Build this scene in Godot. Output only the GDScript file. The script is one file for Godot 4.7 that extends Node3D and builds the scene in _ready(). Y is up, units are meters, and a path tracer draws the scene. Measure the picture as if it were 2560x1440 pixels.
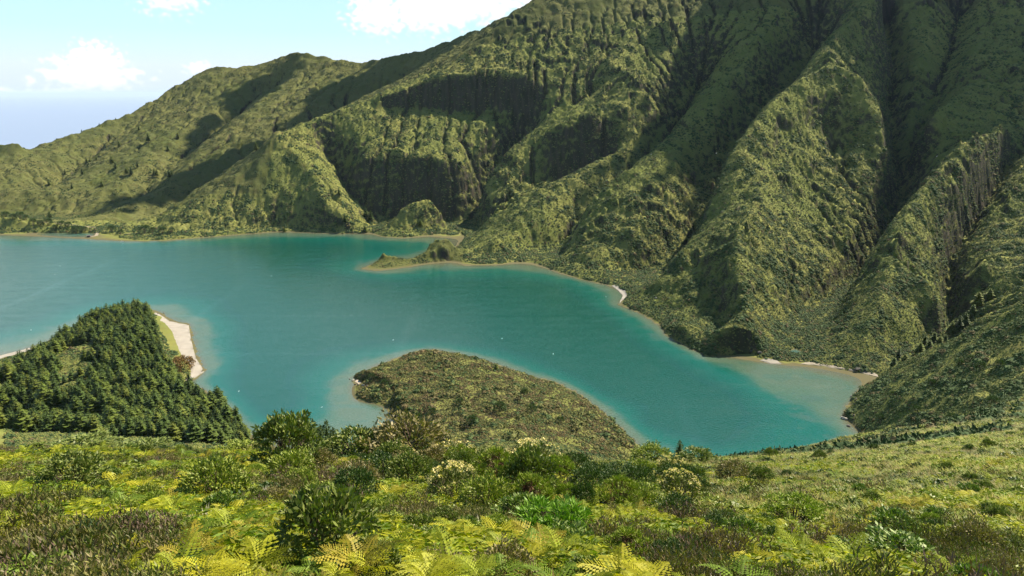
extends Node3D
# A crater lake among green mountains. Metres, y up; the lake lies at y = 0 and the viewer stands 200 m above it.

var CELL := 4.0
var NX := 705
var NZ := 593
const X0 := -1408.0
const Z0 := 60.0
const SUN_AZ := 51.0
const SUN_EL := 48.0

var hg := PackedFloat32Array()       # heights every 4 m
var water_depth := PackedFloat32Array()
var feats: Array[PackedVector3Array] = []
var rng := RandomNumberGenerator.new()
var n_big := FastNoiseLite.new()
var n_mid := FastNoiseLite.new()
var n_fine := FastNoiseLite.new()
var n_tone := FastNoiseLite.new()
var t_start := 0


var valleys := []
var sand_plan := PackedVector2Array()
var wood_plan := PackedVector2Array()
var glades := []
var lone_trees := []
var shrubs := []
var shrub_rooms := []
var anchors := []
var small_bushes := []
var fern_spots := []
var rocks := []
var gulls := []
var sheets := []
var clouds := []
var hut_place := Vector3.ZERO
var boat_place := Vector3.ZERO


func say(what: String) -> void:
	print("%6.1f s  %s" % [(Time.get_ticks_msec() - t_start) / 1000.0, what])


func feature(a: Array) -> void:
	var p := PackedVector3Array()
	for i in a.size() / 3:
		p.append(Vector3(a[i * 3], a[i * 3 + 1], a[i * 3 + 2]))
	feats.append(p)


# ------------------------------------------------------------------ the camera, the sky, the sun

func sky_panorama() -> Image:
	var w := 4096
	var h := 2048
	var im := Image.create(w, h, false, Image.FORMAT_RGBF)
	for r in h:
		var el := 90.0 - (r + 0.5) * 180.0 / h
		im.fill_rect(Rect2i(0, r, w, 1), sky_at(el))
	var puff := FastNoiseLite.new()
	puff.seed = 5
	puff.frequency = 0.16
	puff.fractal_octaves = 5
	puff.fractal_gain = 0.55
	# fair-weather cumulus all round: azimuth and elevation in degrees, half width, half height, brightness
	var blobs := [
		[-22.0, 6.3, 2.4, 2.2, 1.1], [-30.5, 6.9, 4.2, 0.9, 0.5], [-26.9, 0.95, 3.3, 1.3, 1.0], [-26.6, 1.9, 1.7, 1.3, 1.1], [-20.6, 1.5, 1.0, 0.55, 0.75], [-33.0, 0.12, 0.9, 0.2, 0.9], [-31.5, 0.2, 0.5, 0.2, 0.9],
		[-29.5, 0.0, 3.4, 0.28, 0.5], [-8.9, 5.0, 2.4, 1.9, 1.1], [-5.6, 5.2, 3.0, 2.0, 1.1], [-2.4, 6.0, 4.0, 2.3, 1.15], [1.6, 7.2, 5.0, 3.0, 1.1], [-9.5, 6.5, 2.0, 1.0, 0.9], [-12.0, 7.0, 3.2, 0.7, 0.4], [-17.0, 8.6, 5.0, 1.4, 0.9], [-34.0, 9.0, 5.0, 1.6, 0.9]]
	var r2 := RandomNumberGenerator.new()
	r2.seed = 11
	for i in 90:
		var az := r2.randf_range(-180, 180)
		var el := 3.0 + 44.0 * pow(r2.randf(), 1.5)
		if absf(az) < 42.0 and el < 10.0:
			continue
		var s := r2.randf_range(2.0, 6.5)
		blobs.append([az, el, s * r2.randf_range(1.3, 2.2), s * r2.randf_range(0.5, 0.8), r2.randf_range(0.7, 1.1)])
	for b: Array in blobs:
		var sx: float = b[2] * 1.5
		var sy: float = b[3] * 1.6
		for r in range(maxi(0, int((90.0 - b[1] - sy) * h / 180.0)), mini(h / 2, int((90.0 - b[1] + sy) * h / 180.0))):
			var el := 90.0 - (r + 0.5) * 180.0 / h
			for q in range(int((b[0] - sx) * w / 360.0), int((b[0] + sx) * w / 360.0)):
				var az := (q + 0.5) * 360.0 / w
				var dx: float = (az - b[0]) / b[2]
				var dy: float = (el - b[1]) / b[3]
				if dy < 0.0:
					dy *= 1.35
				var n := puff.get_noise_2d(az * 9.0 / maxf(0.8, b[2] * 0.42), el * 14.0 / maxf(0.8, b[2] * 0.42))
				var d := 1.0 - sqrt(dx * dx + dy * dy) + n * 0.85
				var a: float = smoothstep(0.0, 0.55, d) * b[4]
				if a <= 0.0:
					continue
				var c := im.get_pixel(posmod(q, w), r)
				var t := clampf(0.5 + dy * 0.5 + n * 0.3, 0.0, 1.0)
				var white := Color(0.345, 0.35, 0.38).lerp(Color(0.48, 0.478, 0.474), t)
				im.set_pixel(posmod(q, w), r, c.lerp(white, minf(a, 1.0)))
	return im


func sky_at(el: float) -> Color:
	var stops := [[-90.0, 0.50, 0.58, 0.76], [-0.5, 0.53, 0.60, 0.78], [0.0, 0.56, 0.63, 0.80], [1.8, 0.60, 0.69, 0.79], [4.0, 0.49, 0.72, 0.74], [7.5, 0.42, 0.68, 0.72], [20.0, 0.28, 0.50, 0.64], [45.0, 0.10, 0.24, 0.46], [90.0, 0.05, 0.14, 0.33]]
	for i in stops.size() - 1:
		var a: Array = stops[i]
		var b: Array = stops[i + 1]
		if el <= b[0]:
			var t: float = clampf((el - a[0]) / (b[0] - a[0]), 0, 1)
			return Color(lerpf(a[1], b[1], t), lerpf(a[2], b[2], t), lerpf(a[3], b[3], t)) * 0.49
	return Color(0.1, 0.25, 0.5)


func sun_dir() -> Vector3:
	return Vector3(sin(deg_to_rad(SUN_AZ)) * cos(deg_to_rad(SUN_EL)), sin(deg_to_rad(SUN_EL)), -cos(deg_to_rad(SUN_AZ)) * cos(deg_to_rad(SUN_EL)))


func set_view_and_light() -> void:
	var cam := Camera3D.new()
	cam.name = "camera"
	cam.position = Vector3(0, 200, 0)
	cam.rotation_degrees = Vector3(-13.6, 0, 0)
	cam.fov = 39.43
	cam.near = 0.2
	cam.far = 800000.0
	add_child(cam)
	cam.current = true
	var env := Environment.new()
	env.background_mode = Environment.BG_SKY
	var mat := PanoramaSkyMaterial.new()
	mat.panorama = ImageTexture.create_from_image(sky_panorama())
	var sky := Sky.new()
	sky.sky_material = mat
	env.sky = sky
	env.tonemap_mode = Environment.TONE_MAPPER_LINEAR
	env.tonemap_exposure = 2.9
	env.fog_enabled = true
	env.fog_density = 0.000011
	env.fog_light_color = Color(0.80, 0.88, 1.0)
	env.sdfgi_enabled = true
	env.ssao_enabled = true
	env.ssil_enabled = true
	var we := WorldEnvironment.new()
	we.name = "world_environment"
	we.environment = env
	add_child(we)
	var sun := DirectionalLight3D.new()
	sun.name = "sun"
	sun.light_energy = 1.6
	sun.light_color = Color(1.0, 0.95, 0.86)
	sun.light_angular_distance = 0.53
	sun.shadow_enabled = true
	add_child(sun)
	sun.look_at_from_position(sun_dir() * 100.0, Vector3.ZERO)


# ------------------------------------------------------------------ the lie of the land

func solve_heights() -> void:
	var cell := 64.0
	var nx := 45
	var nz := 38
	var h := PackedFloat32Array()
	h.resize(nx * nz)
	h.fill(60.0)
	var rounds := {64: 300, 32: 160, 16: 110, 8: 70, 4: 36}
	while true:
		var fixed := PackedByteArray()
		fixed.resize(nx * nz)
		var got := PackedFloat32Array()
		got.resize(nx * nz)
		var times := PackedFloat32Array()
		times.resize(nx * nz)
		for p in feats:
			for k in p.size() - 1:
				var a := p[k]
				var b := p[k + 1]
				var n := int(ceil(maxf(absf(b.x - a.x), absf(b.z - a.z)) / cell * 1.5)) + 1
				for s in n + 1:
					var q := a.lerp(b, float(s) / n)
					var ix := roundi((q.x - X0) / cell)
					var iz := roundi((Z0 - q.z) / cell)
					if ix < 0 or iz < 0 or ix >= nx or iz >= nz:
						continue
					var i := iz * nx + ix
					got[i] += q.y
					times[i] += 1.0
					fixed[i] = 1
		for i in nx * nz:
			if fixed[i]:
				h[i] = got[i] / times[i]
		var w := 1.55
		for it in int(rounds[int(cell)]):
			if it > int(rounds[int(cell)]) - 12:
				w = 1.0
			for iz in range(1, nz - 1):
				var z := Z0 - iz * cell
				var half := 0.70 * maxf(0.0, -z) + 220.0
				var lo := maxi(1, int((-half - X0) / cell))
				var hi := mini(nx - 1, int((half - X0) / cell))
				if cell > 20.0:
					lo = 1
					hi = nx - 1
				var i := iz * nx + lo
				for ix in range(lo, hi):
					if fixed[i] == 0:
						h[i] += w * (0.25 * (h[i - 1] + h[i + 1] + h[i - nx] + h[i + nx]) - h[i])
					i += 1
			for ix in nx:
				h[ix] = h[ix + nx]
				h[(nz - 1) * nx + ix] = h[(nz - 2) * nx + ix] - cell * 0.3
			for iz in nz:
				h[iz * nx] = h[iz * nx + 1]
				h[iz * nx + nx - 1] = h[iz * nx + nx - 2]
		if cell < 5.0:
			break
		var nx2 := nx * 2 - 1
		var nz2 := nz * 2 - 1
		var g := PackedFloat32Array()
		g.resize(nx2 * nz2)
		for iz in nz2:
			var a := (iz >> 1) * nx
			var b := ((iz + 1) >> 1) * nx
			for ix in nx2:
				var l := ix >> 1
				var r := (ix + 1) >> 1
				g[iz * nx2 + ix] = 0.25 * (h[a + l] + h[a + r] + h[b + l] + h[b + r])
		h = g
		nx = nx2
		nz = nz2
		cell *= 0.5
	hg = h


func land_weight(i: int, x: float, z: float) -> float:
	# how far erosion and roughness reach: the mountains, not the viewer's slope, the peninsulas or the shore itself
	var w := smoothstep(1.0, 12.0, hg[i]) * smoothstep(-480.0, -640.0, z)
	if x < -140.0:
		w *= smoothstep(-800.0, -1000.0, z)
	return w


func blurred(r: int) -> PackedFloat32Array:
	var g := hg.duplicate()
	var t := PackedFloat32Array()
	t.resize(NX * NZ)
	for pass_number in 2:
		for iz in NZ:
			var sum := 0.0
			var row := iz * NX
			for ix in range(-r, NX):
				sum += g[row + mini(ix + r, NX - 1)] - (g[row + maxi(ix - r - 1, 0)] if ix > 0 else 0.0)
				if ix <= 0:
					sum = 0.0
					for k in range(-r, r + 1):
						sum += g[row + clampi(ix + k, 0, NX - 1)]
				if ix >= 0:
					t[row + ix] = sum / (2 * r + 1)
		for ix in NX:
			var sum := 0.0
			for k in range(-r, r + 1):
				sum += t[clampi(k, 0, NZ - 1) * NX + ix]
			for iz in NZ:
				g[iz * NX + ix] = sum / (2 * r + 1)
				sum += t[mini(iz + r + 1, NZ - 1) * NX + ix] - t[maxi(iz - r, 0) * NX + ix]
	return g


func carve(line: int, deep: float, wide: float) -> void:
	# a stream has cut its bed below the line of the valley
	var p := feats[line]
	for k in p.size() - 1:
		var a := Vector2(p[k].x, p[k].z)
		var b := Vector2(p[k + 1].x, p[k + 1].z)
		var reach := wide * 2.2
		for iz in range(int((Z0 - maxf(a.y, b.y) - reach) / CELL), int((Z0 - minf(a.y, b.y) + reach) / CELL) + 1):
			for ix in range(int((minf(a.x, b.x) - reach - X0) / CELL), int((maxf(a.x, b.x) + reach - X0) / CELL) + 1):
				if ix < 0 or iz < 0 or ix >= NX or iz >= NZ:
					continue
				var q := Vector2(X0 + ix * CELL, Z0 - iz * CELL)
				var c := Geometry2D.get_closest_point_to_segment(q, a, b)
				var d := q.distance_to(c) / wide
				var i := iz * NX + ix
				cut[i] = maxf(cut[i], deep * exp(-d * d) * smoothstep(4.0, 30.0, hg[i]))


var cut := PackedFloat32Array()


func deepen() -> void:
	cut.resize(NX * NZ)
	cut.fill(0.0)
	for v: Array in valleys:
		carve(v[0], v[1], v[2])
	var far := blurred(14)
	for i in NX * NZ:
		hg[i] = maxf(hg[i] - cut[i], minf(hg[i], 1.4))
		var w := land_weight(i, X0 + (i % NX) * CELL, Z0 - (i / NX) * CELL)
		var below := hg[i] - far[i]
		hg[i] = maxf(hg[i] + w * 0.55 * clampf(below, -30.0, 11.0), minf(hg[i], 1.4))


func erode(rounds: int) -> void:
	var n := NX * NZ
	for i in n:
		var x := X0 + (i % NX) * CELL
		var z := Z0 - (i / NX) * CELL
		var w := land_weight(i, x, z)
		if w > 0.0:
			hg[i] += w * (n_mid.get_noise_2d(x + 700.0, z) * 3.0 + n_fine.get_noise_2d(x, z + 700.0) * 1.6)
	var step := [-1, 1, -NX, NX, -NX - 1, -NX + 1, NX - 1, NX + 1]
	var far := [4.0, 4.0, 4.0, 4.0, 5.657, 5.657, 5.657, 5.657]
	for round in rounds:
		var keys := PackedInt64Array()
		for iz in range(130, NZ - 2):
			var z := Z0 - iz * CELL
			var half := 0.68 * -z + 120.0
			for ix in range(maxi(2, int((-half - X0) / CELL)), mini(NX - 2, int((half - X0) / CELL))):
				var i := iz * NX + ix
				if hg[i] > 0.4:
					keys.append((int(hg[i] * 4096.0) << 20) | i)
		keys.sort()
		var area := PackedFloat32Array()
		area.resize(n)
		area.fill(1.0)
		var drop := PackedFloat32Array()
		drop.resize(n)
		for k in range(keys.size() - 1, -1, -1):
			var i := keys[k] & 0xFFFFF
			var h := hg[i]
			var best := 0.0
			var to := -1
			for d in 8:
				var s: float = (h - hg[i + step[d]]) / far[d]
				if s > best:
					best = s
					to = i + step[d]
			if to >= 0:
				area[to] += area[i]
				drop[i] = minf(0.34 * pow(maxf(0.0, area[i] - 45.0), 0.4) * best, 3.0)
		for k in keys.size():
			var i := keys[k] & 0xFFFFF
			hg[i] -= drop[i] * land_weight(i, X0 + (i % NX) * CELL, Z0 - (i / NX) * CELL)
		# slopes creep: soften what was cut
		var g := hg.duplicate()
		for k in keys.size():
			var i := keys[k] & 0xFFFFF
			hg[i] = lerpf(g[i], 0.25 * (g[i - 1] + g[i + 1] + g[i - NX] + g[i + NX]), 0.16 * land_weight(i, X0 + (i % NX) * CELL, Z0 - (i / NX) * CELL))


func roughen() -> void:
	for iz in NZ:
		var z := Z0 - iz * CELL
		for ix in NX:
			var i := iz * NX + ix
			var x := X0 + ix * CELL
			var w := land_weight(i, x, z)
			if w > 0.0:
				var b := n_big.get_noise_2d(x, z)
				var m := n_mid.get_noise_2d(x + b * 30.0, z)
				hg[i] += w * (b * 3.0 + m * 1.6)
				# here and there bands of harder rock stand out as steps
				var crag := smoothstep(0.05, 0.30, n_big.get_noise_2d(x * 0.7 - 500.0, z * 0.7 + 300.0)) * smoothstep(20.0, 40.0, hg[i]) * smoothstep(-480.0, -180.0, x + (z + 1100.0) * 0.25) * smoothstep(-1850.0, -1600.0, z)
				if crag > 0.0:
					var band := hg[i] / 62.0 + n_mid.get_noise_2d(x * 0.35 + 900.0, z * 0.35) * 1.6 + n_fine.get_noise_2d(x * 0.9, z * 0.9) * 0.3
					var f := band - floorf(band)
					hg[i] += w * crag * 10.0 * (smoothstep(0.40, 0.50, f) - f)
			elif hg[i] > 2.0 and z < -140.0:
				hg[i] += (n_mid.get_noise_2d(x * 1.6, z * 1.6) * 3.4 + n_fine.get_noise_2d(x, z) * 1.0) * smoothstep(2.0, 7.0, hg[i]) * smoothstep(-140.0, -260.0, z)


func sharpen() -> void:
	var soft := blurred(4)
	for i in NX * NZ:
		hg[i] = maxf(hg[i] + 0.6 * clampf(hg[i] - soft[i], -14.0, 8.0) * land_weight(i, X0 + (i % NX) * CELL, Z0 - (i / NX) * CELL), minf(hg[i], 1.4))


func refine() -> void:
	# the same land every two metres, with the unevenness of ground under scrub
	var nx := NX * 2 - 1
	var nz := NZ * 2 - 1
	var g := PackedFloat32Array()
	g.resize(nx * nz)
	var wd := PackedFloat32Array()
	wd.resize(nx * nz)
	var lumps := FastNoiseLite.new()
	lumps.seed = 61
	lumps.frequency = 0.075
	lumps.fractal_octaves = 3
	lumps.fractal_type = FastNoiseLite.FRACTAL_RIDGED
	for iz in nz:
		var z := Z0 - iz * 2.0
		var half := 0.68 * maxf(0.0, -z) + 140.0
		var a := (iz >> 1) * NX
		var b := ((iz + 1) >> 1) * NX
		for ix in nx:
			var l := ix >> 1
			var r := (ix + 1) >> 1
			var i := iz * nx + ix
			var h := 0.25 * (hg[a + l] + hg[a + r] + hg[b + l] + hg[b + r])
			wd[i] = 0.25 * (water_depth[a + l] + water_depth[a + r] + water_depth[b + l] + water_depth[b + r])
			var x := X0 + ix * 2.0
			if h > 0.35 and absf(x) < half and z < -120.0:
				h += 0.6 * smoothstep(0.35, 1.2, h)
				var w := smoothstep(2.0, 9.0, h) * smoothstep(-560.0, -700.0, z) * smoothstep(-350.0, -800.0, z if x < -140.0 else -900.0)
				if w > 0.0:
					var steep := smoothstep(0.8, 2.2, Vector2(hg[a + l] - hg[mini(a + l + 1, hg.size() - 1)], hg[a + l] - hg[mini(a + l + NX, hg.size() - 1)]).length() / 4.0)
					if z < -1560.0 or x < -380.0 and z < -1230.0:
						w *= 0.35
					h += w * (lumps.get_noise_2d(x, z * 0.7 + h * 0.5) * 1.7 + n_fine.get_noise_2d(x * 1.6, z * 1.6) * 1.2) * (1.0 + 1.5 * steep) + w * steep * 2.2 * sin(h * 0.42 + n_mid.get_noise_2d(x, z) * 7.0)
			g[i] = h
	hg = g
	water_depth = wd
	NX = nx
	NZ = nz
	CELL = 2.0


func height(x: float, z: float) -> float:
	var fx := clampf((x - X0) / CELL, 0.0, NX - 1.001)
	var fz := clampf((Z0 - z) / CELL, 0.0, NZ - 1.001)
	var ix := int(fx)
	var iz := int(fz)
	fx -= ix
	fz -= iz
	var i := iz * NX + ix
	return lerpf(lerpf(hg[i], hg[i + 1], fx), lerpf(hg[i + NX], hg[i + NX + 1], fx), fz)


func slope_at(x: float, z: float) -> Vector3:
	return Vector3(height(x - 3.0, z) - height(x + 3.0, z), 6.0, height(x, z - 3.0) - height(x, z + 3.0)).normalized()


func in_view(x: float, z: float, spare: float) -> bool:
	return absf(x) < 0.665 * maxf(0.0, -z) + spare


# ------------------------------------------------------------------ colours of the ground

func land_colour(x: float, z: float, h: float, ny: float) -> Color:
	var t := n_tone.get_noise_2d(x, z)
	var t2 := n_fine.get_noise_2d(x, z)
	var grass := Color(0.095, 0.112, 0.030).lerp(Color(0.150, 0.150, 0.045), clampf(0.5 + t * 0.9, 0.0, 1.0))
	grass = grass.lerp(Color(0.095, 0.075, 0.032), clampf(t2 * 0.9 - 0.1, 0.0, 0.6))
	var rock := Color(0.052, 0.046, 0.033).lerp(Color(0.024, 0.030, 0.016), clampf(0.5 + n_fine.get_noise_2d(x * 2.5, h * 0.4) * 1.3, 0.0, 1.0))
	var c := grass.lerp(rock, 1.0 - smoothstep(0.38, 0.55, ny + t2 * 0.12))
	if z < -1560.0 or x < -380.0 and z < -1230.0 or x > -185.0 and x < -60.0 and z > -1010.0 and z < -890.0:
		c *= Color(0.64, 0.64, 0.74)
	if z < -300.0:
		c = Color(0.085, 0.078, 0.042).lerp(c, smoothstep(0.2, 0.6, h + t2 * 0.4))
	return c


func add_land() -> void:
	var stone := StandardMaterial3D.new()
	stone.vertex_color_use_as_albedo = true
	stone.roughness = 0.95
	stone.metallic_specular = 0.15
	for part in 2:
		var v := PackedVector3Array()
		var nn := PackedVector3Array()
		var c := PackedColorArray()
		var idx := PackedInt32Array()
		var where := PackedInt32Array()
		where.resize(NX * NZ)
		where.fill(-1)
		for iz in range(1, NZ - 2):
			var z := Z0 - iz * CELL
			if (z > -330.0) != (part == 1) and not (part == 1 and z > -336.0):
				continue
			var half := 0.68 * maxf(0.0, -z) + 130.0
			for ix in range(maxi(1, int((-half - X0) / CELL)), mini(NX - 2, int((half - X0) / CELL))):
				var i := iz * NX + ix
				if absf(X0 + ix * CELL) < 40.0 - 4.0 and z < 2.0 and z > -96.0 and part == 1:
					continue      # the finer ground near the viewer lies here
				var q: Array[int] = [i, i + 1, i + NX, i + NX + 1]
				if maxf(maxf(hg[q[0]], hg[q[1]]), maxf(hg[q[2]], hg[q[3]])) < -2.0:
					continue
				for k in q:
					if where[k] < 0:
						where[k] = v.size()
						var kx := X0 + (k % NX) * CELL
						var kz := Z0 - (k / NX) * CELL
						var nrm := Vector3(hg[k - 1] - hg[k + 1], 2.0 * CELL, hg[k - NX] - hg[k + NX]).normalized()
						nrm.z = -nrm.z
						v.append(Vector3(kx, hg[k], kz))
						nn.append(nrm)
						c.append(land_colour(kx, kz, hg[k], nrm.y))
				# z falls with iz, seen from above: 0 near left, 1 near right, 2 far left, 3 far right
				if absf(hg[q[0]] - hg[q[3]]) < absf(hg[q[1]] - hg[q[2]]):
					idx.append_array([where[q[0]], where[q[2]], where[q[3]], where[q[0]], where[q[3]], where[q[1]]])
				else:
					idx.append_array([where[q[0]], where[q[2]], where[q[1]], where[q[1]], where[q[2]], where[q[3]]])
		var a := []
		a.resize(Mesh.ARRAY_MAX)
		a[Mesh.ARRAY_VERTEX] = v
		a[Mesh.ARRAY_NORMAL] = nn
		a[Mesh.ARRAY_COLOR] = c
		a[Mesh.ARRAY_INDEX] = idx
		var am := ArrayMesh.new()
		am.add_surface_from_arrays(Mesh.PRIMITIVE_TRIANGLES, a)
		am.surface_set_material(0, stone)
		structure("near_slope" if part else "hills", am)
		say("land %d: %d triangles" % [part, idx.size() / 3])
	# the ground round the viewer, every metre
	var v := PackedVector3Array()
	var nn := PackedVector3Array()
	var c := PackedColorArray()
	var idx := PackedInt32Array()
	for k in 105:
		for j in 81:
			var x := -40.0 + j
			var z := 4.0 - k
			var inner := smoothstep(0.0, 4.0, minf(40.0 - absf(x), minf(z + 100.0, 4.0 - z)))
			var h := height(x, z) + inner * (n_fine.get_noise_2d(x * 5.0, z * 5.0) * 0.28) - (1.0 - inner) * 0.1
			v.append(Vector3(x, h, z))
			nn.append(slope_at(x, z))
			c.append(land_colour(x * 6.0, z * 6.0, h, 1.0).lerp(Color(0.05, 0.042, 0.02), 0.5))
			if k < 104 and j < 80:
				var i := k * 81 + j
				idx.append_array([i, i + 81, i + 82, i, i + 82, i + 1])
	var a := []
	a.resize(Mesh.ARRAY_MAX)
	a[Mesh.ARRAY_VERTEX] = v
	a[Mesh.ARRAY_NORMAL] = nn
	a[Mesh.ARRAY_COLOR] = c
	a[Mesh.ARRAY_INDEX] = idx
	var am := ArrayMesh.new()
	am.add_surface_from_arrays(Mesh.PRIMITIVE_TRIANGLES, a)
	am.surface_set_material(0, stone)
	structure("ground", am)


func structure(called: String, mesh: Mesh) -> MeshInstance3D:
	var o := MeshInstance3D.new()
	o.name = called
	o.mesh = mesh
	o.set_meta("kind", "structure")
	add_child(o, true)
	return o


# ------------------------------------------------------------------ the water

func lake_colour(x: float, z: float, d: float) -> Color:
	var t := n_tone.get_noise_2d(x * 1.5 + 300.0, z * 1.5)
	var t2 := n_fine.get_noise_2d(x * 0.7, z * 0.7)
	var deep := Color(0.001, 0.044, 0.035)
	var mid := Color(0.004, 0.066, 0.050)
	var pale := Color(0.052, 0.086, 0.056)
	var sand := Color(0.068, 0.074, 0.045)
	var c := sand.lerp(pale, smoothstep(0.0, 0.8, d + t2 * 0.4))
	c = c.lerp(mid, smoothstep(1.2, 3.6, d + t * 1.6))
	c = c.lerp(deep, smoothstep(3.0, 11.0, d + t * 2.0))
	# weed beds on the shallow floor
	var weed := smoothstep(0.12, 0.3, t2 * 0.6 + n_mid.get_noise_2d(x * 0.8, z * 1.6) * 0.8) * smoothstep(0.5, 1.1, d) * (1.0 - smoothstep(3.0, 5.0, d))
	return c.lerp(Color(0.035, 0.075, 0.06), weed * 0.55)


func add_lake() -> void:
	var v := PackedVector3Array()
	var c := PackedColorArray()
	var idx := PackedInt32Array()
	var where := PackedInt32Array()
	where.resize(NX * NZ)
	where.fill(-1)
	for iz in range(160, 680):
		for ix in range(120, 920):
			var i := iz * NX + ix
			var q: Array[int] = [i, i + 1, i + NX, i + NX + 1]
			if minf(minf(water_depth[q[0]], water_depth[q[1]]), minf(water_depth[q[2]], water_depth[q[3]])) > 1.2 or minf(minf(hg[q[0]], hg[q[1]]), minf(hg[q[2]], hg[q[3]])) > 0.2:
				continue
			var z := Z0 - iz * CELL
			if z < -1215.0 and X0 + ix * CELL < -300.0 or not in_view(X0 + ix * CELL, z, 150.0):
				continue
			for k in q:
				if where[k] < 0:
					where[k] = v.size()
					var kx := X0 + (k % NX) * CELL
					var kz := Z0 - (k / NX) * CELL
					v.append(Vector3(kx, 0.0, kz))
					c.append(lake_colour(kx, kz, -water_depth[k]))
			idx.append_array([where[q[0]], where[q[2]], where[q[3]], where[q[0]], where[q[3]], where[q[1]]])
	var nn := PackedVector3Array()
	nn.resize(v.size())
	nn.fill(Vector3.UP)
	var a := []
	a.resize(Mesh.ARRAY_MAX)
	a[Mesh.ARRAY_VERTEX] = v
	a[Mesh.ARRAY_NORMAL] = nn
	a[Mesh.ARRAY_COLOR] = c
	a[Mesh.ARRAY_INDEX] = idx
	var am := ArrayMesh.new()
	am.add_surface_from_arrays(Mesh.PRIMITIVE_TRIANGLES, a)
	var m := StandardMaterial3D.new()
	m.vertex_color_use_as_albedo = true
	m.roughness = 0.08
	m.metallic_specular = 0.5
	var ripple := FastNoiseLite.new()
	ripple.seed = 3
	ripple.frequency = 0.07
	ripple.fractal_octaves = 4
	var tex := NoiseTexture2D.new()
	tex.width = 1024
	tex.height = 1024
	tex.seamless = true
	tex.as_normal_map = true
	tex.bump_strength = 5.0
	tex.noise = ripple
	m.normal_enabled = true
	m.normal_texture = tex
	m.normal_scale = 0.22
	# breezes roughen the water in patches
	var breeze := FastNoiseLite.new()
	breeze.seed = 9
	breeze.frequency = 0.012
	breeze.fractal_octaves = 4
	var patches := NoiseTexture2D.new()
	patches.width = 512
	patches.height = 512
	patches.seamless = true
	patches.noise = breeze
	var ramp := Gradient.new()
	ramp.set_color(0, Color(0.05, 0.05, 0.05))
	ramp.set_color(1, Color(0.26, 0.26, 0.26))
	patches.color_ramp = ramp
	m.roughness = 1.0
	m.roughness_texture = patches
	m.uv1_triplanar = true
	m.uv1_world_triplanar = true
	m.uv1_scale = Vector3(0.005, 0.005, 0.009)
	am.surface_set_material(0, m)
	structure("lake", am)
	# the ocean far below, beyond the rim
	var sea := PlaneMesh.new()
	sea.size = Vector2(700000, 330000)
	var ms := StandardMaterial3D.new()
	ms.metallic_specular = 0.25
	ms.albedo_color = Color(0.41, 0.465, 0.565)
	ms.roughness = 0.5
	sea.material = ms
	structure("sea", sea).position = Vector3(0, -575, -167500)


# ------------------------------------------------------------------ shapes of plants

var pv := PackedVector3Array()
var pc := PackedColorArray()


func start() -> void:
	pv = PackedVector3Array()
	pc = PackedColorArray()


func tri(a: Vector3, b: Vector3, c: Vector3, col: Color) -> void:
	pv.append(a)
	pv.append(b)
	pv.append(c)
	pc.append(col)
	pc.append(col)
	pc.append(col)


func done(m: Material) -> ArrayMesh:
	var a := []
	a.resize(Mesh.ARRAY_MAX)
	a[Mesh.ARRAY_VERTEX] = pv
	a[Mesh.ARRAY_COLOR] = pc
	var am := ArrayMesh.new()
	am.add_surface_from_arrays(Mesh.PRIMITIVE_TRIANGLES, a)
	am.surface_set_material(0, m)
	return am


func leafy(rough: float, through: Color) -> StandardMaterial3D:
	var m := StandardMaterial3D.new()
	m.vertex_color_use_as_albedo = true
	m.roughness = rough
	m.metallic_specular = 0.3
	m.cull_mode = BaseMaterial3D.CULL_DISABLED
	m.backlight_enabled = true
	m.backlight = through
	return m


func any_dir() -> Vector3:
	var y := rng.randf_range(-1, 1)
	var a := rng.randf() * TAU
	var r := sqrt(1 - y * y)
	return Vector3(cos(a) * r, y, sin(a) * r)


func leaf(p: Vector3, along: Vector3, long: float, wide: float, col: Color) -> void:
	var side := along.cross(any_dir()).normalized() * wide * 0.5
	var mid := p + along * long * 0.5
	var tip := p + along * long
	tri(p, mid + side, tip, col)
	tri(p, tip, mid - side, col)


func bush_mesh(leaves: int, seed_value: int, size: float, m: Material) -> ArrayMesh:
	# a dome one metre in radius: lumpy body and leafy sprays standing out of it
	rng.seed = seed_value
	start()
	var rows: Array = []
	for j in 4:
		var ring: Array[Vector3] = []
		var up := [-0.35, 0.22, 0.58, 0.80][j] as float
		var wide := [0.86, 0.92, 0.66, 0.26][j] as float
		for k in 8:
			var a := (k + 0.5 * (j % 2)) * TAU / 8
			var r := wide * rng.randf_range(0.72, 1.12)
			ring.append(Vector3(cos(a) * r, up * rng.randf_range(0.85, 1.15), sin(a) * r))
		rows.append(ring)
	var top := Vector3(rng.randf_range(-0.15, 0.15), rng.randf_range(0.82, 0.95), rng.randf_range(-0.15, 0.15))
	for j in 3:
		for k in 8:
			var a: Vector3 = rows[j][k]
			var b: Vector3 = rows[j][(k + 1) % 8]
			var c: Vector3 = rows[j + 1][k]
			var d: Vector3 = rows[j + 1][(k + 1) % 8]
			var col := Color.WHITE * rng.randf_range(0.75, 1.15)
			tri(a, c, b, col)
			tri(b, c, d, col)
	for k in 8:
		tri(rows[3][k], top, rows[3][(k + 1) % 8], Color.WHITE * rng.randf_range(0.8, 1.15))
	for k in leaves:
		var d := any_dir()
		d.y = absf(d.y)
		var p := Vector3(d.x * 0.84, d.y * 0.80, d.z * 0.84) * rng.randf_range(0.82, 1.02)
		leaf(p, (d + any_dir() * 0.8).normalized(), size * rng.randf_range(0.7, 1.4), size * rng.randf_range(0.4, 0.7), Color.WHITE * rng.randf_range(0.7, 1.25))
	return done(m)


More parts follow.
